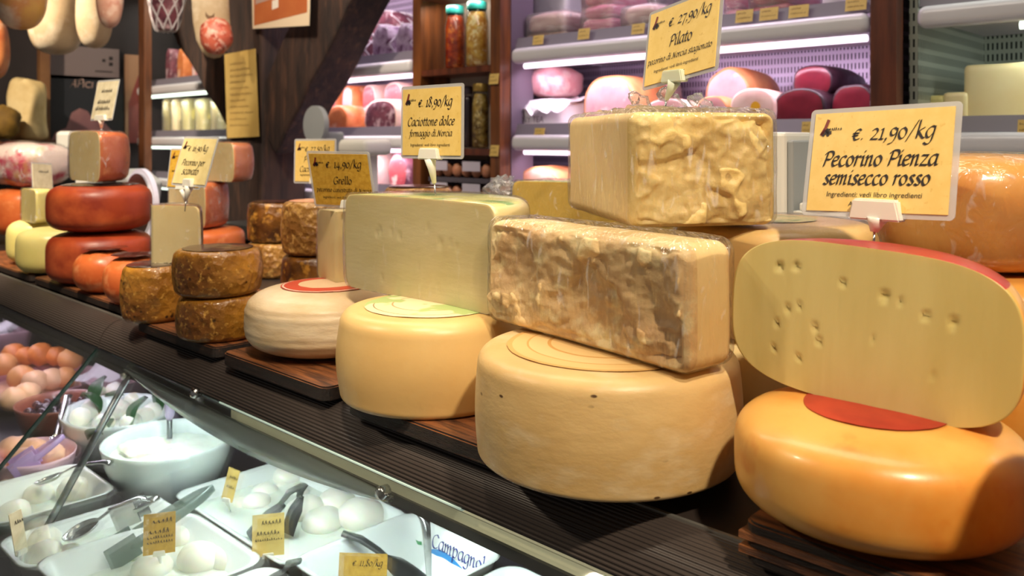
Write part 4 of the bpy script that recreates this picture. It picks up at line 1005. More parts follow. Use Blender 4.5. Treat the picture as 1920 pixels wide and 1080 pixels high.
# greenish cabinet
c, rx, rz = bbox(1812, 116, 1990, 222, 2.16)
b = rbox(rx*2, .2, c.z+rz-.372, .012, 12)
for v in b.verts: v.co += Vector((nz(v.co, 12, 1), nz(v.co, 12, 2), nz(v.co, 12, 3)))*.003; v.co.z = max(0, v.co.z)
tag(put('cheese_block', b, pm('butter_block', (240, 226, 176), (234, 214, 156), 5, .45, sss=.1), None, (c.x, 2.26, .372)), 'big pale rectangular cheese block in the greenish cabinet', 'cheese')
for u0, v0, u1, v1, lb in ((1732, 178, 1766, 200, 'small yellowish wrapped piece above the Pienza tag'), (1764, 172, 1808, 200, 'small pale wrapped piece above the corner of the Pienza tag')):
    c, rx, rz = bbox(u0, v0, u1, v1, 2.14)
    b = rbox(rx*2, .09, c.z+rz-.372, .008, 6); tag(put('cheese_piece', b, M_YEL if u0 < 1750 else M_CUTC, None, (c.x, 2.2, .372)), lb, 'cheese', 'small pieces in the greenish cabinet')
# jars
def jar(label, u0, v0, u1, v1, Y, base, cont, lid, seed, group='preserve jars'):
    c, rx, rz = bbox(u0, v0, u1, v1, Y); top = c.z+rz; h = top-base; r = rx*.97
    root = empty('preserve_jar', (c.x, Y, base), label, 'jar', group)
    b = NB(); revolve(b, [(0, .003), (r*.82, .003), (r*.92, .012), (r*.92, h*.66), (r*.78, h*.78), (r*.72, h*.84), (0, h*.84)], 32)
    bmesh.ops.remove_doubles(b, verts=b.verts, dist=1e-5); put('contents', b, cont, root)
    b = NB(); revolve(b, [(0, 0), (r*.9, 0), (r, .014), (r, h*.68), (r*.86, h*.8), (r*.8, h*.86), (r*.8, h*.9)], 32); put('glass', b, M_GLASSJ, root)
    b = NB(); revolve(b, [(r*.85, h*.88), (r*.87, h*.885), (r*.87, h*.985), (r*.82, h), (0, h)], 32); put('lid', b, lid, root)
M_TEAL = pm('lid_teal', (40, 140, 136), rough=.3, coat=.3); M_GOLD = pm('lid_gold', (180, 150, 80), rough=.3, metal=.6)
M_REDP = pm('pickled_red', (206, 84, 28), (140, 36, 18), 34, .3, .8, 60, c3=(226, 130, 50), s3=50, k3=(.55, .65), coat=.5)
M_YELP = pm('pickled_yellow', (238, 206, 104), (206, 150, 60), 34, .3, .8, 60, c3=(248, 236, 180), s3=44, k3=(.52, .6), coat=.5)
M_MUSH = pm('pickled_mushroom', (214, 184, 96), (120, 92, 40), 44, .3, 1, 60, coat=.5, c3=(238, 222, 156), s3=60, k3=(.55, .63))
jar('jar of red peppers with teal lid', 833, 12, 874, 126, 2.095, .618, M_REDP, M_TEAL, 1)
jar('jar of yellow pickles with teal lid', 872, 4, 917, 122, 2.09, .618, M_YELP, M_TEAL, 2)
jar('dark jar beside the jar of mushrooms', 868, 162, 888, 272, 2.11, .3313, pm('dark_jam', (46, 26, 40), rough=.3, coat=.4), pm('lid_dark', (60, 50, 60), rough=.3), 3)
jar('jar of mushrooms with gold lid', 884, 157, 918, 274, 2.085, .3313, M_MUSH, M_GOLD, 4)
# egg boxes
M_EGG = pm('egg_brown', (206, 146, 112), (190, 126, 94), 6, .5); M_BOXG = pm('egg_box', (84, 78, 88), rough=.7); M_EL = pm('egg_label', (206, 198, 214), rough=.5)
for (z, k, lb) in ((.1325, 0, 'egg box on the lowest jar-cabinet shelf, bottom of two'), (.2105, 1, 'egg box on top of another in the jar cabinet')):
    bxr = empty('egg_box', (-2.2455, YJ+.078, z), lb, 'box', 'egg boxes in the jar cabinet')
    b = NB(); bx(b, (0, 0, .008), (.32, .12, .016)); put('tray', b, M_BOXG, bxr, smooth=False)
    b = NB(); bx(b, (0, .035, .071), (.32, .05, .012)); bx(b, (0, .055, .04), (.32, .008, .06)); put('lid', b, M_BOXG, bxr, smooth=False)
    for x in (-.10, .07):
        b = NB(); bx(b, (x, -.061, .058), (.09, .002, .034)); put('paper_label', b, M_EL, bxr, smooth=False)
    for i in range(6):
        b = NB(); bmesh.ops.create_uvsphere(b, u_segments=16, v_segments=10, radius=.0205)
        for v in b.verts: v.co.z *= 1.25
        tag(put('egg', b, M_EGG, None, (-2.2455-.128+.05*i, YJ+.078-.034, z+.042)), 'brown egg in the %s egg box' % ('bottom' if k == 0 else 'top'), 'egg', 'eggs in the %s box' % ('bottom' if k == 0 else 'top'))
# cured hams behind the slanting brace
PG = 'cured hams on the middle shelf behind the brace'
log('cured_ham', 'orange-skinned cured ham nearest the slanting brace', 'ham', 590, 152, 642, 206, 2.24, .3, M_SKIN, M_PROS, PG, .43, seed=21)
log('cured_ham', 'cured ham with narrow pink face, second from the brace', 'ham', 634, 158, 668, 208, 2.2, .26, M_SKIN, M_HAMF, PG, .43, seed=22)
log('cured_ham', 'cured ham with fat-ringed pink face, mid pile', 'ham', 670, 142, 712, 202, 2.22, .28, M_FAT, M_PROS, PG, .43, seed=23)
log('cured_ham', 'cured ham with wide dark pink face, top of the pile', 'ham', 706, 130, 768, 188, 2.2, .3, M_FAT, M_PROS, PG, .43, seed=24)
log('cured_ham', 'smooth orange ham shank at the bottom of the pile', 'ham', 598, 198, 664, 246, 2.12, .24, M_SKIN, M_SKIN, PG, .372, seed=25)
log('cured_ham', 'dark mottled cured ham at the bottom beside the jar cabinet', 'ham', 662, 186, 764, 246, 2.12, .26, M_FAT, M_SPECK, PG, .372, seed=26)
SG = 'mould-coated salamis on the top shelf behind the brace'
NETM = pm('net_white', (226, 220, 226), rough=.7)
log('salami', 'netted brown roast on top of the salamis', 'cured meat', 680, 22, 756, 62, 2.34, .2, M_SPECK, M_SPECK, SG, .70, seed=27, net=NETM)
log('salami', 'white-purple salami in the middle of the top shelf', 'cured meat', 688, 48, 738, 100, 2.14, .22, M_SALAMI, M_SALAMI, SG, .662, seed=28, net=NETM)
log('salami', 'white-purple salami touching the jar cabinet', 'cured meat', 734, 46, 776, 94, 2.14, .22, M_SALAMI, M_SALAMI, SG, .662, seed=29, net=NETM)
log('salami', 'spotted purple salami emerging from behind the brace', 'cured meat', 634, 62, 694, 108, 2.14, .22, M_SPECK, M_SALAMI, SG, .662, seed=30, net=NETM)
log('cured_ham', 'dark cured ham with round face on the bottom shelf', 'ham', 716, 288, 774, 345, 2.14, .26, M_SPECK, M_PROS, None, .142, p=1, seed=31)
log('cured_ham', 'pale ham shank on the bottom shelf beside the dark one', 'ham', 668, 284, 718, 345, 2.16, .26, M_FAT, M_HAMF, None, .142, p=1, seed=32)
# far cabinet: bagged cheeses, hanging meats
FG = 'bagged white cheeses in the far cabinet'
for i, (u0, u1, lb, m) in enumerate(((300, 318, 'narrow dim bag of cheese nearest the far upright', M_CUT2), (316, 336, 'greyish bag of cheese, second from the far upright', M_CUTC), (334, 360, 'pale bagged cheese in the middle of the row', M_YEL), (358, 390, 'widest white bagged cheese of the row', M_YEL), (388, 420, 'bagged cheese next to the old timber post', M_CUT))):
    c, rx, rz = bbox(u0, 184, u1, 250, 2.2); top = c.z+rz
    root = empty('bagged_cheese', (c.x, 2.24, .372), lb, 'cheese', FG)
    b = rbox(rx*2.1, .1, (top-.372), .03, 8); put('cheese', b, m, root); b = rbox(rx*2.2, .11, (top-.37), .03, 10)
    for v in b.verts: v.co += Vector((nz(v.co, 20, i), nz(v.co, 20, i+1), 0))*.006
    put('plastic_bag', b, W_BAG, root)
for i, (u0, v0, u1, v1, lb) in enumerate(((304, 92, 326, 140, 'brownish cured piece in the far cabinet, first of three'), (324, 92, 352, 142, 'pinkish cured piece in the middle of the far cabinet'), (350, 86, 384, 144, 'pale pink cured piece beside the old timber post'))):
    log('cured_meat', lb, 'cured meat', u0, v0, u1, v1, 2.15, .2, (M_SPECK, M_SKIN, M_HAMF)[i], (M_SPECK, M_SKIN, M_HAMF)[i], 'cured pieces in the far cabinet', .662, seed=40+i)
# ------------------------------------------------------------------ hanging meats, papers
def hang(name, label, cat, u0, u1, vb, Y, ln, m, group=None, seed=1, p=1.0, shape=((0, .0), (.015, .42), (.07, .78), (.2, 1), (.4, .98), (.6, .72), (.8, .36), (1, .12)), net=None, depth=.8):
    c, rx, _ = bbox(u0, vb-60, u1, vb, Y); rx *= 1.15; z0 = atY((u0+u1)/2, vb, Y).z
    b = NB(); n = 26; rings = []
    S = catmull([(a, k, 0) for a, k in shape], 3)
    for s in S:
        rings.append([b.verts.new((math.cos(2*PI*j/n)*rx*s.y*(1+.08*nz(Vector((math.cos(2*PI*j/n), math.sin(2*PI*j/n), s.x*3)), 1.5, seed)), math.sin(2*PI*j/n)*rx*depth*s.y, s.x*ln)) for j in range(n)])
    for i in range(len(rings)-1):
        for j in range(n): b.faces.new((rings[i][j], rings[i][(j+1) % n], rings[i+1][(j+1) % n], rings[i+1][j]))
    root = empty(name, (c.x, Y, z0), label, cat, group); put('meat', b, m, root)
    b = NB(); tube(b, [(0, 0, ln*.97), (0, 0, 1.575-z0)], .004, 6); put('string', b, NETM, root)
    if net:
        b = NB()
        for h in (1, -1):
            for k in range(8):
                P = [(math.cos(k*PI/4+h*s.x*3.2)*rx*s.y*1.04, math.sin(k*PI/4+h*s.x*3.2)*rx*depth*s.y*1.04, s.x*ln) for s in S]
                tube(b, P, .0035, 5)
        put('netting', b, net, root)
    return root
HG = 'hams hanging at the far end'
M_HW = pm('ham_cloth', (206, 186, 152), (178, 152, 118), 5, .7, .4, 30, c3=(222, 206, 180), s3=9, k3=(.5, .65))
M_HB = pm('ham_brown', (122, 78, 48), (84, 48, 30), 6, .5, .4, 30, c3=(150, 100, 60), s3=9)
M_HP = pm('ham_wrapped_pink', (216, 174, 150), (186, 120, 104), 7, .4, .3, 30, c3=(232, 208, 190), s3=10, k3=(.5, .62))
M_HY = pm('ham_wrapped_yellow', (222, 176, 90), (196, 120, 84), 6, .4, .3, 30, c3=(236, 214, 190), s3=8, k3=(.5, .62))
hang('hanging_ham', 'pale cloth-covered ham hanging, the longest of the row', 'ham', 64, 146, 103, 1.25, .52, M_HW, HG, 1, depth=1)
hang('hanging_ham', 'pale ham hanging right of the longest one', 'ham', 144, 210, 91, 1.3, .5, M_HW, HG, 2)
hang('hanging_ham', 'pink film-wrapped ham hanging in front of the pale ones', 'ham', 180, 231, 53, 1.2, .5, M_HP, HG, 3)
hang('hanging_ham', 'yellow and pink ham hanging in the top left corner of the shop', 'ham', -8, 86, 56, .96, .5, M_HY, HG, 4)
hang('hanging_ham', 'dark brown ham hanging lower than the pale ones', 'ham', 2, 98, 148, 1.60, .42, M_HB, HG, 5)
hang('hanging_ham', 'orange-brown ham at the very edge behind the dark brown one', 'ham', -50, 16, 150, 1.12, .45, M_SKIN, HG, 6)
hang('hanging_salami', 'dark netted salami hanging beside the paper cone', 'cured meat', 278, 346, 58, 1.62, .44, M_SPECK, None, 7, net=NETM, shape=((0, .0), (.0, .5), (.06, .66), (.2, .85), (.4, 1), (.7, .9), (.9, .5), (1, .15)))
# paper cone with printed steak picture
c, rx, rz = bbox(362, -60, 430, 110, 1.62)
root = empty('paper_bag', (c.x, 1.62, c.z-rz), 'white paper bag with brown stamp and red meat, hanging on the post', 'bag', None, 1.05)
b = NB(); n = 28; rings = []
for t, k in ((0, .0), (.02, .35), (.08, .62), (.2, .88), (.4, 1), (.7, 1.0), (1, .9)):
    rings.append([b.verts.new((math.cos(2*PI*j/n)*rx*k*.98+.02*(.5-t), math.sin(2*PI*j/n)*rx*.45*k, t*rz*2)) for j in range(n)])
for i in range(len(rings)-1):
    for j in range(n): b.faces.new((rings[i][j], rings[i][(j+1) % n], rings[i+1][(j+1) % n], rings[i+1][j]))
put('paper', b, M_HW, root)
b = blob(rx*.86, .05, rz*.40, 6, .12, 3, 12); put('meat', b, pm('minced_red', (222, 112, 88), (242, 190, 170), 26, .4, .9, 50, contrast=(.5, .58), c3=(196, 76, 56), s3=30, k3=(.55, .62)), root, (.022, -.068, .012))
b = NB(); rr = [[b.verts.new((math.cos(2*PI*j/30)*rx*k*.42-.002, -rx*.47-.004+abs(math.cos(2*PI*j/30))*.012*k, rz*1.25+math.sin(2*PI*j/30)*rz*.42*k)) for j in range(30)] for k in (.8, 1)]
for j in range(30): b.faces.new((rr[0][j], rr[0][(j+1) % 30], rr[1][(j+1) % 30], rr[1][j]))
put('stamp', b, pm('stamp_brown', (120, 92, 66), rough=.7), root)
b = NB(); tube(b, [(.0, 0, rz*1.9), (0, 0, 1.575-root.location.z)], .004, 6); put('string', b, NETM, root)
# sheet of handwriting on the post
q = [atY(421, 102, 1.78), atY(479, 91, 1.78), atY(486, 256, 1.78), atY(426, 259, 1.78)]
b = NB(); slab(b, [(p.x-q[3].x, p.z-q[3].z) for p in q], -.0008, .0008)
H_ = q[0].z-q[3].z; W_ = q[2].x-q[3].x
for i in range(11): scribble(b, W_*.1, W_*(.6+.3*((i*7) % 3)/3), H_*(.86-.072*i), .011, i, 1, -.0014)
tag(put('handwritten_sheet', b, [pm('kraft_paper', (198, 168, 96), (184, 152, 82), 7, .7), pm('ink_faded', (160, 130, 76))], None, q[3], smooth=False), 'tall yellowed sheet of handwriting pinned to the old post', 'paper')
q = [atY(472, -34, 1.775), atY(583, -42, 1.775), atY(580, 48, 1.775), atY(474, 54, 1.775)]
b = NB(); slab(b, [(p.x-q[3].x, p.z-q[3].z) for p in q], -.0008, .0008)
W_ = q[2].x-q[3].x; H_ = q[0].z-q[3].z
slab(b, [(W_*.03, H_*.06), (W_*.97, H_*.13), (W_*.97, H_*.97), (W_*.03, H_*.93)], -.0016, -.001, 1)
slab(b, [(W_*.06, H_*.50), (W_*.48, H_*.56), (W_*.48, H_*.82), (W_*.06, H_*.76)], -.0024, -.0017, 2)
slab(b, [(W_*.37, H_*.32), (W_*.48, H_*.34), (W_*.48, H_*.52), (W_*.37, H_*.5)], -.0024, -.0017, 3)
slab(b, [(W_*.78+W_*.13*math.cos(a*PI/10), H_*.85+H_*.33*math.sin(a*PI/10)) for a in range(20)], -.0022, -.0017, 3)
slab(b, [(W_*.78+W_*.11*math.cos(a*PI/10), H_*.85+H_*.29*math.sin(a*PI/10)) for a in range(20)], -.003, -.0023, 4)
tag(put('poster', b, [pm('poster_edge', (226, 206, 178)), pm('poster_orange', (186, 106, 58), (176, 94, 50), 9), pm('poster_grey', (176, 150, 140)), pm('poster_white', (232, 224, 214)), pm('poster_photo', (96, 90, 100), (190, 60, 60), 14, contrast=(.55, .6))], None, q[3], smooth=False), 'orange poster with an oval photo on the old post', 'poster')
# ------------------------------------------------------------------ far left wall
XW = -5.085
def wallpic(name, label, cat, u0, v0, u1, v1, mats, extra=None):
    a = atX(u0, v1, XW); c = atX(u1, v0, XW); W_, H_ = c.y-a.y, c.z-a.z
    b = NB(); bx(b, (.006, W_/2, H_/2), (.012, W_, H_))
    if extra: extra(b, W_, H_)
    return tag(put(name, b, mats, None, a, smooth=False), label, cat)
def sgn(b, W_, H_):
    for y, z, s in ((.78, .62, .04), (.88, .7, .05), (.88, .52, .05)): bx(b, (.0135, W_*y, H_*z), (.003, W_*s, W_*s), mi=1)
    bx(b, (.0135, W_*.78, H_*.28), (.003, W_*.24, H_*.03), mi=1)
wallpic('wall_sign', 'grey sign with small dark squares above the black poster', 'sign', 84, 93, 222, 146, [pm('sign_grey', (112, 98, 98), rough=.6), M_INK], sgn)
def blk(b, W_, H_):
    t = NB(); script_text(t, 'AP', .30*W_, .45*W_, H_*.83, nib=.2); sans_text(t, 'ICI DE', .46*W_, .78*W_, H_*.83)
    pts = []
    for f in t.faces:
        vs = [b.verts.new((.0145, v.co.x, v.co.z)) for v in f.verts]; b.faces.new(vs).material_index = 1
    t.free()
    poly = [(.05, 0), (.12, .16), (.25, .22), (.32, .45), (.42, .52), (.52, .48), (.6, .34), (.75, .3), (.95, .05), (.95, 0)]
    vs = [b.verts.new((.014, y*W_, z*H_)) for y, z in poly]; b.faces.new(vs).material_index = 2
wallpic('poster', 'black poster with pale letters and a pinkish mound picture', 'poster', 84, 147, 230, 268, [pm('poster_black', (20, 22, 30), rough=.5), pm('poster_letters', (170, 140, 130)), pm('poster_mauve', (150, 106, 104), (120, 80, 84), 4)], blk)
def hmp(b, W_, H_):
    poly = [(.15, 0), (.95, 0), (.95, .9), (.7, .86), (.35, .6), (.15, .45)]
    vs = [b.verts.new((.014, y*W_, z*H_)) for y, z in poly]; b.faces.new(vs).material_index = 1
wallpic('poster', 'tall poster with a red ham picture beside the far upright', 'poster', 233, 105, 275, 268, [pm('poster_tan', (150, 112, 84)), pm('poster_ham', (128, 56, 50), (84, 34, 36), 6, c3=(190, 130, 120), s3=7, k3=(.56, .62))], hmp)
sh = tag(simple('wall_shelf', (-4.86, 1.36, .34), (.42, .9, .04), M_WOOD), 'wooden side shelf at the far end with a pale bundle', 'shelf')
tag(simple('timber_stud', (-4.98, 1.545, .86), (.05, .05, 1.0), pm('stud_wood', (122, 84, 48), (96, 62, 36), 5, .6)), 'narrow timber stud beside the pale bundle', 'post')
b = rbox(.17, .12, .32, .04, 12)
for v in b.verts: v.co += Vector((nz(v.co, 7, 1), nz(v.co, 7, 2), nz(v.co, 7, 3)))*.03; v.co.z = max(0, v.co.z)
q = atX(52, 200, -4.8); tag(put('wrapped_bundle', b, pm('cream_cloth', (226, 204, 152), (206, 178, 122), 8, .8, .3, 30), None, (-4.8, q.y, .3605), (0, 0, .4)), 'tall cream cloth bundle on the side shelf', 'bundle')
b = blob(.08, .08, .085, 5, .25, 2, 12); q = atX(18, 230, -4.72); tag(put('olive_sack', b, pm('olive_sack', (140, 106, 34), (96, 70, 24), 8, .8, .4, 30), None, (-4.66, q.y-.05, .3605)), 'small olive-brown sack in front of the cream bundle', 'sack')
# machines
def smach(label, loc, parts, cat='machine', name='slicing_machine', rz=0):
    r = empty(name, loc, label, cat, None, rz)
    for nm, b, m, sm in parts: put(nm, b, m, r, smooth=sm)
    return r
M_MACH = pm('machine_white', (222, 220, 212), rough=.35); M_MACHG = pm('machine_grey', (150, 154, 156), rough=.35); M_MACHL = pm('machine_lavender', (190, 190, 214), rough=.35)
b1 = NB(); bx(b1, (0, 0, .03), (.34, .22, .06), bev=.012); b2 = NB(); tube(b2, [(.05, -.075, .155), (.05, -.06, .155)], .115, 44); b3 = NB(); tube(b3, [(.05, -.082, .155), (.05, -.075, .155)], .10, 44)
b4 = NB(); bx(b4, (-.10, -.02, .17), (.14, .10, .16), (0, R(18), 0), bev=.01)
smach('lavender-grey slicing machine with round guard behind the red cheeses', (-2.78, 1.2, .0), (('base', b1, M_MACH, False), ('blade_guard', b2, M_MACHL, False), ('blade', b3, M_STEEL, False), ('carriage', b4, M_MACHG, False)))
b1 = NB(); bx(b1, (0, 0, .04), (.2, .15, .08), bev=.01); b2 = NB(); bx(b2, (0, .03, .2), (.05, .04, .26), bev=.006); b3 = NB(); bx(b3, (0, 0, .335), (.16, .06, .12), bev=.014)
smach('white scale head standing behind the netted meat at the far left', (-3.46, 1.2, .0), (('base', b1, M_MACH, False), ('column', b2, M_MACH, False), ('display', b3, M_MACH, False)), 'scale', 'shop_scale', .7)
bb1 = NB(); bx(bb1, (0, 0, .03), (.26, .17, .06), bev=.012); bb2 = NB(); tube(bb2, [(0, -.02, .40), (0, .0, .40)], .07, 40); bb3 = NB(); bx(bb3, (0, .05, .2), (.08, .08, .3), bev=.01)
q = atY(588, 232, 1.74)
for v in bb2.verts: v.co.z += q.z-.445
smach('grey round-bladed slicer on the back worktop beside the old post', (q.x, 1.76, .041), (('base', bb1, M_MACH, False), ('blade_guard', bb2, M_MACHG, False), ('column', bb3, M_MACHG, False)), 'machine', 'meat_slicer')
q = atY(675, 276, 1.74)
b1 = NB(); bx(b1, (0, 0, .02), (.2, .2, .04), bev=.008); b2 = NB(); bx(b2, (0, .02, .15), (.05, .04, .24), bev=.006); b3 = NB(); bx(b3, (0, 0, q.z-.041), (.165, .12, .055), bev=.02, seg=4)
smach('white rounded scale head on the back worktop under the cured hams', (q.x, 1.76, .041), (('base', b1, M_MACH, False), ('column', b2, M_MACH, False), ('display', b3, M_MACH, True)), 'scale', 'counter_scale')
b1 = NB(); bx(b1, (-.015, 0, .035), (.06, .12, .07), bev=.008); b2 = NB(); bx(b2, (-.012, .0, .22), (.042, .10, .305), bev=.006); b3 = NB(); bx(b3, (.0145, .0, .22), (.010, .09, .28), bev=.003)
smach('tall white scale display behind the filmed block', (-.607, 1.262, .0), (('base', b1, M_MACH, False), ('column', b2, M_MACH, False), ('side_trim', b3, M_MACHG, False)), 'scale', 'weighing_scale')
b1 = NB(); slab(b1, [(-.055, 0), (.068, 0), (.068, .14), (.035, .245), (-.055, .255)], -.06, .06); b2 = NB(); slab(b2, [(-.012, .12), (.0685, .04), (.0685, .141), (.036, .247), (-.012, .253)], -.062, -.0595)
b3 = NB(); bx(b3, (-.034, 0, .261), (.034, .10, .012), bev=.003)
smach('white ticket printer behind the Pecorino Pienza tag', (-.525, 1.262, .0), (('housing', b1, M_MACH, False), ('grey_flap', b2, M_MACHG, False), ('top_cover', b3, M_MACH, False)), 'printer', 'ticket_printer')

# ------------------------------------------------------------------ contents of the lower display case
ZF = -.3695
def tray(label, x0, x1, y0, y1, h, m=M_TRAY, liquid=None, zl=.6, name='serving_tray', group='white trays in the display case', z=ZF, extra=None):
    W_, D_ = x1-x0, y1-y0; root = empty(name, ((x0+x1)/2, (y0+y1)/2, z), label, 'tray', group)
    b = NB(); L_ = []
    for zz, k, r in ((0, -.02, .02), (h*.96, 0, .03), (h, .006, .034), (h*1.01, .002, .032), (h*.97, -.006, .028), (.006, -.026, .018)):
        L_.append([b.verts.new((x, y, zz)) for x, y in rrect(W_+2*k, D_+2*k, r, 5)])
    n = len(L_[0])
    for i in range(len(L_)-1):
        for j in range(n): b.faces.new((L_[i][j], L_[i][(j+1) % n], L_[i+1][(j+1) % n], L_[i+1][j]))
    b.faces.new(L_[0][::-1]); b.faces.new(L_[-1]); put('tray', b, m, root)
    if liquid:
        b = NB(); k = -.026+.02*zl; vs = [b.verts.new((x, y, h*zl)) for x, y in rrect(W_+2*k, D_+2*k, .02, 5)]; b.faces.new(vs); put('whey', b, liquid, root)
    if extra: extra(root, W_, D_, h)
    return root
tray('white tray with a big spoon and large round mozzarellas, at lower left', -1.845, -1.65, .43, .635, .072, liquid=M_WHEY, zl=.45)
tray('narrow white tray of whey under the resting steel spoon', -1.61, -1.47, .43, .688, .06, liquid=M_WHEY, zl=.5)
tray('white tray with balls and an ochre tag, nearest the glass', -1.455, -1.205, .44, .688, .074, liquid=M_WHEY, zl=.45)
tray('large white tray of flat mozzarellas in whey with black spatulas', -1.565, -1.172, .71, .955, .068, liquid=M_WHEY, zl=.62)
def camp(root, W_, D_, h):
    b = NB(); yb = D_/2-.014
    P = lambda u, v: atY(u, v, .95-.014)
    a, c = P(812, 1052), P(905, 1096); x0 = a.x-root.location.x; x1 = W_/2-.012
    script_text(b, 'Campagnola', x0, x1, h*.62, y=yb-.004, nib=.2)
    b2 = NB()
    def band(pts, wd, mi):
        for p, q in zip(pts, pts[1:]):
            b2.faces.new([b2.verts.new((p[0], yb-.003, p[1]-wd)), b2.verts.new((q[0], yb-.003, q[1]-wd)), b2.verts.new((q[0], yb-.003, q[1]+wd)), b2.verts.new((p[0], yb-.003, p[1]+wd))]).material_index = mi
    band([(x0-.09+.008*i, h*.62+.006*math.sin(i*.7)) for i in range(9)], .003, 1)
    band([(x0-.015+.010*i, h*.42+.012*math.sin(PI*i/9)) for i in range(10)], .0055, 2)
    me = put('lettering', b, [pm('ink_blue', (40, 50, 150))], root, smooth=False)
    put('printed_swoosh', b2, [M_INK, pm('ink_green', (40, 150, 80)), pm('ink_sky', (50, 140, 210))], root, smooth=False)
tray('white printed tub with blue script lettering inside', -1.158, -.935, .71, .95, .082, extra=camp, name='printed_tub')
tray('white tub at the bottom edge beside the printed one', -.918, -.69, .72, .95, .074)
tray('white tray heaped with grainy ricotta behind the 11,80 tag', -1.192, -.955, .44, .69, .07)
b = blob(.088, .095, .04, 3, .2, 3, 20, .8)
for v in b.verts: v.co += Vector((nz(v.co, 60, 1), nz(v.co, 60, 2), nz(v.co, 60, 3)))*.008; v.co.z = max(0, v.co.z)
tag(put('ricotta_heap', b, M_RICOTTA, None, (-1.075, .57, ZF+.008)), 'heap of crumbly white ricotta in the tray with the 11,80 tag', 'cheese')
MZ = 0
def mozz(u, v, r, lb, grp, z, flat=.7, zc=None):
    global MZ
    MZ += 1; p = atZ(u, v, z+r*.5)
    b = blob(r, r*.92, r*flat, MZ, .08, 1.6, 12); tag(put('mozzarella', b, M_MOZZ, None, (p.x, p.y, z), (0, 0, MZ*1.3)), lb, 'cheese', grp)
G1 = 'flat mozzarellas in the large whey tray'
for u, v, r in ((505, 888, .026), (540, 898, .034), (498, 925, .026), (480, 948, .03), (562, 930, .022), (575, 962, .04), (632, 950, .042), (676, 972, .046), (606, 984, .040), (528, 920, .018), (465, 918, .02), (588, 905, .02), (448, 952, .024), (700, 946, .03)):
    mozz(u, v, r, 'flat white mozzarella floating in the large whey tray', G1, ZF+.022, .62)
G2 = 'mozzarella balls in the tray nearest the glass'
for u, v, r in ((252, 1040, .03), (338, 1012, .032), (372, 1056, .036), (285, 1074, .032), (425, 1056, .03), (300, 1030, .026)):
    mozz(u, v, r, 'mozzarella ball in the tray nearest the glass', G2, ZF+.016, .72)
G3 = 'mozzarella balls in the lower left tray'
for u, v, r in ((72, 938, .03), (140, 930, .034), (25, 972, .03), (70, 1000, .032), (10, 930, .028)):
    mozz(u, v, r, 'large mozzarella ball in the tray with the big spoon', G3, ZF+.014, .8)
G4 = 'mozzarella balls in the narrow tray'
for u, v, r in ((82, 1030, .03), (85, 1062, .032), (130, 1058, .026)):
    mozz(u, v, r, 'mozzarella ball in the narrow whey tray', G4, ZF+.01, .9)
def bowl(name, label, c, r, h, m, oval=1, fill=None, group=None, rim=.006, zf=.62, rz=0):
    root = empty(name, c, label, 'bowl', group, rz); b = NB()
    P = [(0, 0), (r*.52, 0), (r*.56, .006), (r*.78, h*.3), (r*.94, h*.7), (r*.985, h*.93), (r*1.0, h), (r*.975, h), (r*.93, h*.9), (r*.88, h*.7), (r*.72, h*.33), (r*.5, .012), (0, .012)]
    revolve(b, P, 64)
    for v in b.verts: v.co.y *= oval
    bmesh.ops.remove_doubles(b, verts=b.verts, dist=1e-5); put('bowl', b, m, root)
    if fill:
        b = NB(); rr = r*(.70+.22*zf); n = 40
        rings = [[b.verts.new((rr*k*math.cos(2*PI*j/n), rr*k*math.sin(2*PI*j/n)*oval, h*zf+.014*(1-k)+.006*nz(Vector((k*3*math.cos(2*PI*j/n), k*3*math.sin(2*PI*j/n), 0)), 1.4, 3))) for j in range(n)] for k in (.02, .2, .4, .6, .8, 1)]
        for i in range(5):
            for j in range(n): b.faces.new((rings[i][j], rings[i][(j+1) % n], rings[i+1][(j+1) % n], rings[i+1][j]))
        b.faces.new(rings[0]); put('filling', b, fill, root)
    return root
M_BOWL = pm('bowl_white', (226, 236, 234), rough=.22, sss=.05, coat=.3)
p = atZ(315, 822, -.245)
bowl('mixing_bowl', 'big round white bowl of ricotta with an upright ladle', (p.x, p.y, ZF), .126, .125, M_BOWL, fill=M_WHEY, zf=.78)
b = blob(.06, .05, .014, 5, .3, 2.5, 16); tag(put('ricotta_lump', b, M_RICOTTA, None, (p.x-.035, p.y-.03, ZF+.088)), 'white ricotta lump in the big round bowl', 'cheese')
p2 = atZ(220, 768, -.25)
bowl('serving_bowl', 'oval white bowl with leaves and small mozzarellas', (p2.x, p2.y, ZF), .135, .12, M_BOWL, .86, fill=M_WHEY, zf=.6)
for i, (u, v) in enumerate(((170, 775), (195, 800), (225, 775), (250, 760), (270, 790), (215, 740), (245, 800), (285, 780), (180, 745), (150, 790))):
    mozz(u, v, .024, 'small mozzarella among the leaves in the oval bowl', 'mozzarellas in the oval bowl', ZF+.078, .9)
def leaf(label, u, v, z, L_, rz, rx):
    b = NB(); n = 10; V = []
    for i in range(n+1):
        t = i/n; wd = math.sin(PI*t**.8)*L_*.27
        V.append([b.verts.new((s*wd, t*L_, .012*abs(s)+L_*.18*math.sin(PI*t))) for s in (-1, 0, 1)])
    for i in range(n):
        for j in range(2): b.faces.new((V[i][j], V[i][j+1], V[i+1][j+1], V[i+1][j]))
    bmesh.ops.remove_doubles(b, verts=b.verts, dist=1e-5); bmesh.ops.solidify(b, geom=b.faces[:], thickness=.0008)
    q = atZ(u, v, z); tag(put('leaf', b, M_LEAF, None, q, (rx, 0, rz)), label, 'leaf', 'green leaves in the oval bowl')
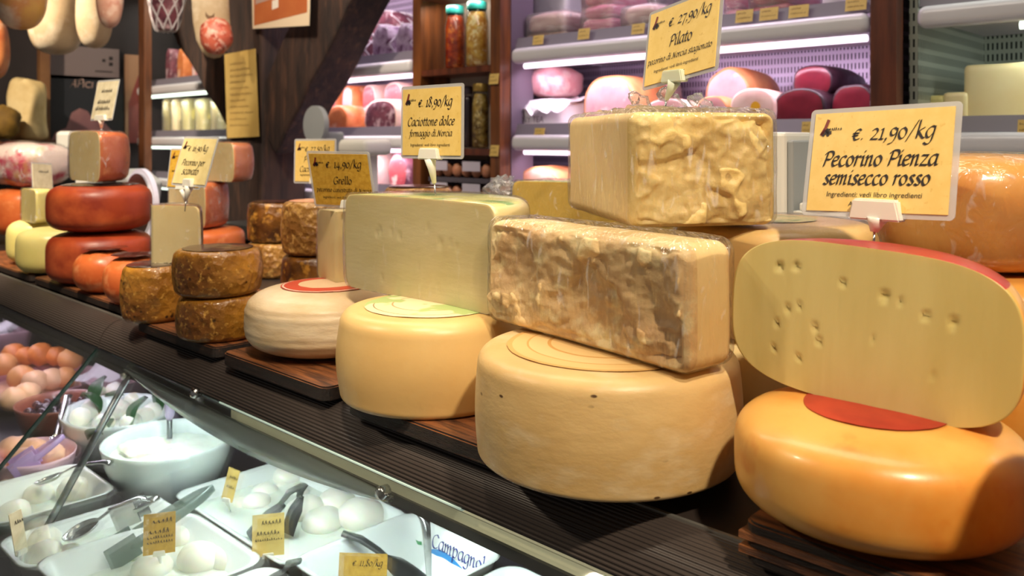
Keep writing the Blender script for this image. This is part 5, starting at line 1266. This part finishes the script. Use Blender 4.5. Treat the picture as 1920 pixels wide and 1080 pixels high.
for i, (u, v, L_, rz, rx) in enumerate(((178, 760, .07, .6, .9), (185, 775, .06, 2.2, .7), (250, 800, .065, .2, 1.0), (292, 745, .07, 1.2, 1.0), (285, 735, .06, -.4, 1.0), (205, 805, .05, 4, .4), (235, 755, .05, 3, .4), (300, 775, .05, 1.6, .6), (165, 825, .05, 5, .4))):
    leaf('green leaf among the mozzarellas in the oval bowl', u, v, -.275, L_, rz, rx)
p3 = atZ(112, 752, -.27)
bowl('terracotta_bowl', 'brown bowl of dark olives', (p3.x, p3.y, ZF), .098, .1, pm('terracotta', (150, 84, 66), (128, 66, 52), 8, .35, coat=.3), fill=pm('olive_brine', (44, 30, 44), rough=.3), zf=.7)
rnd = random.Random(3)
for i in range(26):
    a = rnd.uniform(0, 2*PI); k = math.sqrt(rnd.random())*.068
    b = NB(); bmesh.ops.create_uvsphere(b, u_segments=12, v_segments=8, radius=.0105)
    for v in b.verts: v.co.x *= 1.25
    tag(put('olive', b, pm('olive_dark', (52, 32, 48), (36, 22, 34), 20, .25, coat=.4), None, (p3.x+k*math.cos(a), p3.y+k*math.sin(a), ZF+.082+.004*rnd.random()), (0, 0, a)), 'dark olive in the brown bowl', 'olive', 'olives in the brown bowl')
dx = atZ(70, 712, -.3)
bowl('wide_dish', 'wide rosy dish heaped with golden balls', (dx.x-.02, dx.y+.01, ZF), .16, .065, pm('dish_rosy', (206, 160, 176), rough=.3), fill=pm('dish_sauce', (196, 150, 130), rough=.4), zf=.7)
for i, (u, v, r, m) in enumerate(((25, 671, .034, 0), (48, 672, .03, 0), (6, 690, .034, 1), (76, 672, .036, 0), (106, 672, .03, 0), (132, 680, .034, 1), (40, 704, .036, 1), (66, 710, .034, 2), (96, 704, .032, 2), (122, 700, .03, 1), (24, 742, .032, 2), (50, 735, .034, 2))):
    mm = (pm('fried_orange', (216, 134, 62), (196, 104, 40), 12, .5, .4, 60), pm('fried_gold', (226, 166, 104), (210, 140, 80), 12, .5, .3, 60), pm('fried_pale', (236, 196, 152), (226, 176, 130), 10, .5, .2, 60))[m]
    q = atZ(u, v, -.28); b = blob(r, r, r*.9, i+50, .12, 2, 10); tag(put('fried_ball', b, mm, None, (q.x, q.y, -.318 if i > 5 else -.3)), '%s round ball heaped on the rosy dish' % ('orange', 'golden', 'pale')[m], 'food', 'golden balls on the rosy dish')
p4 = atZ(62, 842, -.28)
bowl('glass_bowl', 'rosy bowl with peach pieces in front of the brown bowl', (p4.x, p4.y, ZF), .094, .085, pm('bowl_rose', (226, 190, 206), rough=.2), .85, fill=pm('peach_mix', (232, 180, 150), (220, 140, 120), 10, .4), zf=.6)
for i, (u, v) in enumerate(((25, 845), (60, 850), (92, 858), (45, 868))):
    q = atZ(u, v, -.3); b = blob(.034, .03, .024, i+70, .2, 2, 10); tag(put('peach_piece', b, pm('peach_piece', (240, 196, 160), (230, 160, 130), 9, .4), None, (q.x, q.y, -.318)), 'peach-coloured piece in the rosy bowl', 'food', 'peach pieces in the rosy bowl')
q = atZ(205, 690, -.24)
b = NB(); n = 10; g = [[b.verts.new((-.07+.14*i/n+.01*nz(Vector((i*.4, j*.4, 0)), 1, 2), -.055+.11*j/n, .008+.018*nz(Vector((i*.3, j*.3, 1)), 1, 3))) for j in range(n+1)] for i in range(n+1)]
for i in range(n):
    for j in range(n): b.faces.new((g[i][j], g[i+1][j], g[i+1][j+1], g[i][j+1]))
bmesh.ops.solidify(b, geom=b.faces[:], thickness=.004)
root = tray('rosy block dish under the white sheet, behind the oval bowl', q.x-.09, q.x+.07, q.y-.05, q.y+.09, .10, pm('dish_rose2', (206, 170, 180), rough=.4), name='serving_dish', group=None)
tag(put('paper_sheet', b, M_PAPER, None, (q.x, q.y, ZF+.118), (R(14), R(-6), .5)), 'white paper sheet hanging behind the steel prop', 'paper')
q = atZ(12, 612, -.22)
b = NB(); n = 60; ce = b.verts.new((0, 0, .012)); ring = [b.verts.new(((.075+.006*(-1)**i)*math.cos(2*PI*i/n), (.075+.006*(-1)**i)*math.sin(2*PI*i/n), .004*(-1)**i)) for i in range(n)]  # pleated round shaped to stand for a lamp reflection in the glass
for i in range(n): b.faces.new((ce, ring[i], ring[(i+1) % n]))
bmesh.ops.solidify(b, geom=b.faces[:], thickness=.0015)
DT = tray('rosy stand added to carry the pleated reflection round', q.x-.07, q.x+.07, q.y-.06, q.y+.06, .14, pm('dish_rose2', (206, 170, 180)), name='reflection_stand', group=None)
tag(put('pleated_reflection', b, M_PAPER, None, (q.x, q.y, ZF+.150), (R(30), 0, 0)), 'white pleated round standing for a lamp reflection under the nosing at the left edge', 'paper')
# utensils
def spoon(label, u0, v0, u1, v1, z0, z1, br, m=M_STEEL, name='spoon'):
    a, c = atZ(u0, v0, z0), atZ(u1, v1, z1); d = (c-a); L_ = d.length
    root = empty(name, a, label, 'spoon', None); root.rotation_euler = d.to_track_quat('Y', 'Z').to_euler()
    b = NB(); n = 18; rings = []
    for k in range(7):
        t = k/6*PI/2; rings.append([b.verts.new((math.cos(2*PI*j/n)*br*math.sin(t)*.78, br+math.sin(2*PI*j/n)*br*math.sin(t), -br*.34*math.cos(t)+br*.34)) for j in range(n)])
    for i in range(6):
        for j in range(n): b.faces.new((rings[i][j], rings[i][(j+1) % n], rings[i+1][(j+1) % n], rings[i+1][j]))
    bmesh.ops.remove_doubles(b, verts=b.verts, dist=1e-5); bmesh.ops.recalc_face_normals(b, faces=b.faces[:]); bmesh.ops.solidify(b, geom=b.faces[:], thickness=.0012); put('scoop', b, m, root)
    b = NB(); P = catmull([(0, br*1.9, br*.3), (0, br*2.6, br*.42), (0, L_*.6, br*.5), (0, L_*.9, br*.25), (0, L_, 0)], 5); tube(b, P, [.003+.004*(i/len(P))**2 for i in range(len(P))], 8, squash=(1.6, .6)); put('handle', b, m, root)
    return root
spoon('steel serving spoon resting across the narrow whey tray', 120, 1022, 272, 934, -.312, -.27, .030)
spoon('steel spoon face-down in the lower left tray', 70, 912, 208, 868, -.305, -.25, .028)
spoon('steel spoon with looped handle beside the brown olive bowl', 100, 830, 128, 742, -.28, -.235, .012)
def spatula(label, u0, v0, u1, v1, z0, z1, bl, bw, m=M_BLACKP, name='spatula', group='black plastic spatulas'):
    a, c = atZ(u0, v0, z0), atZ(u1, v1, z1); d = c-a; L_ = d.length
    root = empty(name, a, label, 'spatula', group); root.rotation_euler = d.to_track_quat('Y', 'Z').to_euler()
    b = NB(); n = 8; V = [[b.verts.new((s*bw*(1 if i < 6 else 1-.28*(i-5)), bl*i/n, .006*math.sin(i/n*2.5)-.012*s*s)) for s in (-1, -.5, 0, .5, 1)] for i in range(n+1)]
    for i in range(n):
        for j in range(4): b.faces.new((V[i][j], V[i][j+1], V[i+1][j+1], V[i+1][j]))
    bmesh.ops.solidify(b, geom=b.faces[:], thickness=.0025); put('blade', b, m, root)
    b = NB(); tube(b, [(0, bl*.92, 0), (0, bl*1.1, .003), (0, L_*.8, .006), (0, L_, .0)], [.005, .006, .007, .006], 10, squash=(1.3, .7)); put('handle', b, m, root)
spatula('black spatula with wide blade in the large whey tray', 462, 1000, 566, 910, -.315, -.25, .075, .024)
spatula('narrower black spatula leaning beside the wide one', 530, 998, 572, 908, -.315, -.25, .065, .016)
spatula('dark spatula handle in front of the ochre tag at the bottom edge', 470, 1110, 562, 1052, -.33, -.275, .07, .022)
spatula('dark bent-handled server in the printed tub', 800, 1085, 642, 1000, -.34, -.275, .08, .028)
def tongs(label, u0, v0, u1, v1, z0, z1, m, w_=.012):
    a, c = atZ(u0, v0, z0), atZ(u1, v1, z1); d = c-a; L_ = d.length
    root = empty('tongs', a, label, 'tongs'); root.rotation_euler = d.to_track_quat('Y', 'Z').to_euler()
    for s in (-1, 1):
        b = NB(); P = catmull([(s*.016, 0, 0), (s*.018, L_*.3, .002), (s*.012, L_*.8, .004), (0, L_, .004)], 5); tube(b, P, [w_*(.9-.35*i/len(P)) for i in range(len(P))], 8, squash=(.25, 1)); put('arm', b, m, root)
        b = NB(); bx(b, (s*.017, -.012, 0), (.003, .05, .04), bev=.001); put('jaw', b, m, root, smooth=False)
tongs('grey-green tongs lying across the tray with balls', 240, 1020, 402, 918, -.31, -.255, pm('tongs_grey', (122, 138, 132), rough=.3, metal=.3))
tongs('steel loop tongs between the lower left tray and the big bowl', 255, 955, 300, 936, -.3, -.28, M_STEEL, .006)
tongs('lilac plastic tongs on the rosy bowl', 58, 862, 122, 820, -.28, -.245, pm('plastic_lilac', (190, 160, 214), rough=.35), .008)
# upright ladle in bowl, upright spoon handle in tub
a = atZ(318, 838, -.285)
root = empty('ladle', a, 'steel ladle standing upright in the big round bowl', 'ladle')
b = NB(); tube(b, [(0, 0, 0), (0, 0, .06)], .0055, 12); put('shaft', b, M_STEELD, root)
b = NB(); tube(b, [(0, 0, .058), (0, 0, .066), (0, .004, .16), (0, .006, .168)], [.006, .010, .012, .008], 14); put('handle', b, pm('handle_lilac', (176, 158, 190), rough=.25, metal=.4), root)
b = blob(.026, .03, .012, 2, 0, 1, 10); put('scoop', b, M_STEEL, root, (0, -.012, -.018))
a, c = atZ(805, 1100, -.34), atZ(796, 966, -.235)
d = c-a; root = empty('serving_spoon', a, 'steel spoon handle sticking up from the printed tub', 'spoon'); root.rotation_euler = d.to_track_quat('Y', 'Z').to_euler()
L_ = d.length; b = NB(); P = catmull([(0, 0, 0), (0, L_*.35, .003), (0, L_*.7, .004), (0, L_*.92, .0), (0, L_, -.006)], 6); tube(b, P, [.004+.0065*(i/len(P)) for i in range(len(P))], 12, squash=(1, .5)); put('handle', b, M_STEEL, root)
b = blob(.02, .028, .006, 2, 0, 1, 10); put('scoop', b, M_STEEL, root, (0, -.02, -.006))
# small tags in the case
def ctag(label, u0, v0, u1, v1, z, yaw, lines, card=M_CARDG, skew=0):
    p = atZ((u0+u1)/2, v1, z); t = (z-CAM_Z)/ray(0, v1).z; k = t/F_PX
    w_, h_ = (u1-u0)*k, (v1-v0)*k
    price_tag(label, (p.x, p.y, p.z+h_*.5), yaw, R(-12), R(skew), w_, h_, lines, (p.x, p.y+.004, p.z-.03), card=card, group='small tags in the display case', clip=M_PLASTIC, cs=.55, sleeve=False, logo=False)
ctag('ochre tag with handwriting in the tray nearest the glass', 271, 964, 327, 1036, -.30, R(62), [('~', '.13', .25, .9, .25), ('~', '.13', .15, .8, .5), ('~', '.08', .1, .9, .62), ('~', '.08', .1, .9, .74)])
ctag('pale yellow tag standing by the black spatulas', 474, 966, 532, 1040, -.305, R(58), [('~', '.12', .3, .9, .25), ('~', '.12', .15, .85, .5), ('~', '.08', .1, .9, .64)], M_CARD)
ctag('small yellow tag beside the big round bowl', 419, 880, 446, 938, -.305, R(20), [('~', '.1', .3, .9, .3), ('~', '.1', .2, .8, .6)], M_CARD, 8)
ctag('ochre tag reading 11,80 in front of the ricotta', 634, 1040, 726, 1108, -.31, R(40), [('s', '€. 11,80/kg', .28, .9, .3), ('s', 'Ricotta', .2, .8, .6)] if False else [('s', '€. 11,80/kg', .28, .9, .32)])
ctag('cream tag seen nearly edge-on in the lower left tray', 20, 960, 48, 1036, -.30, R(118), [('~', '.1', .3, .9, .3)], M_CARDP)
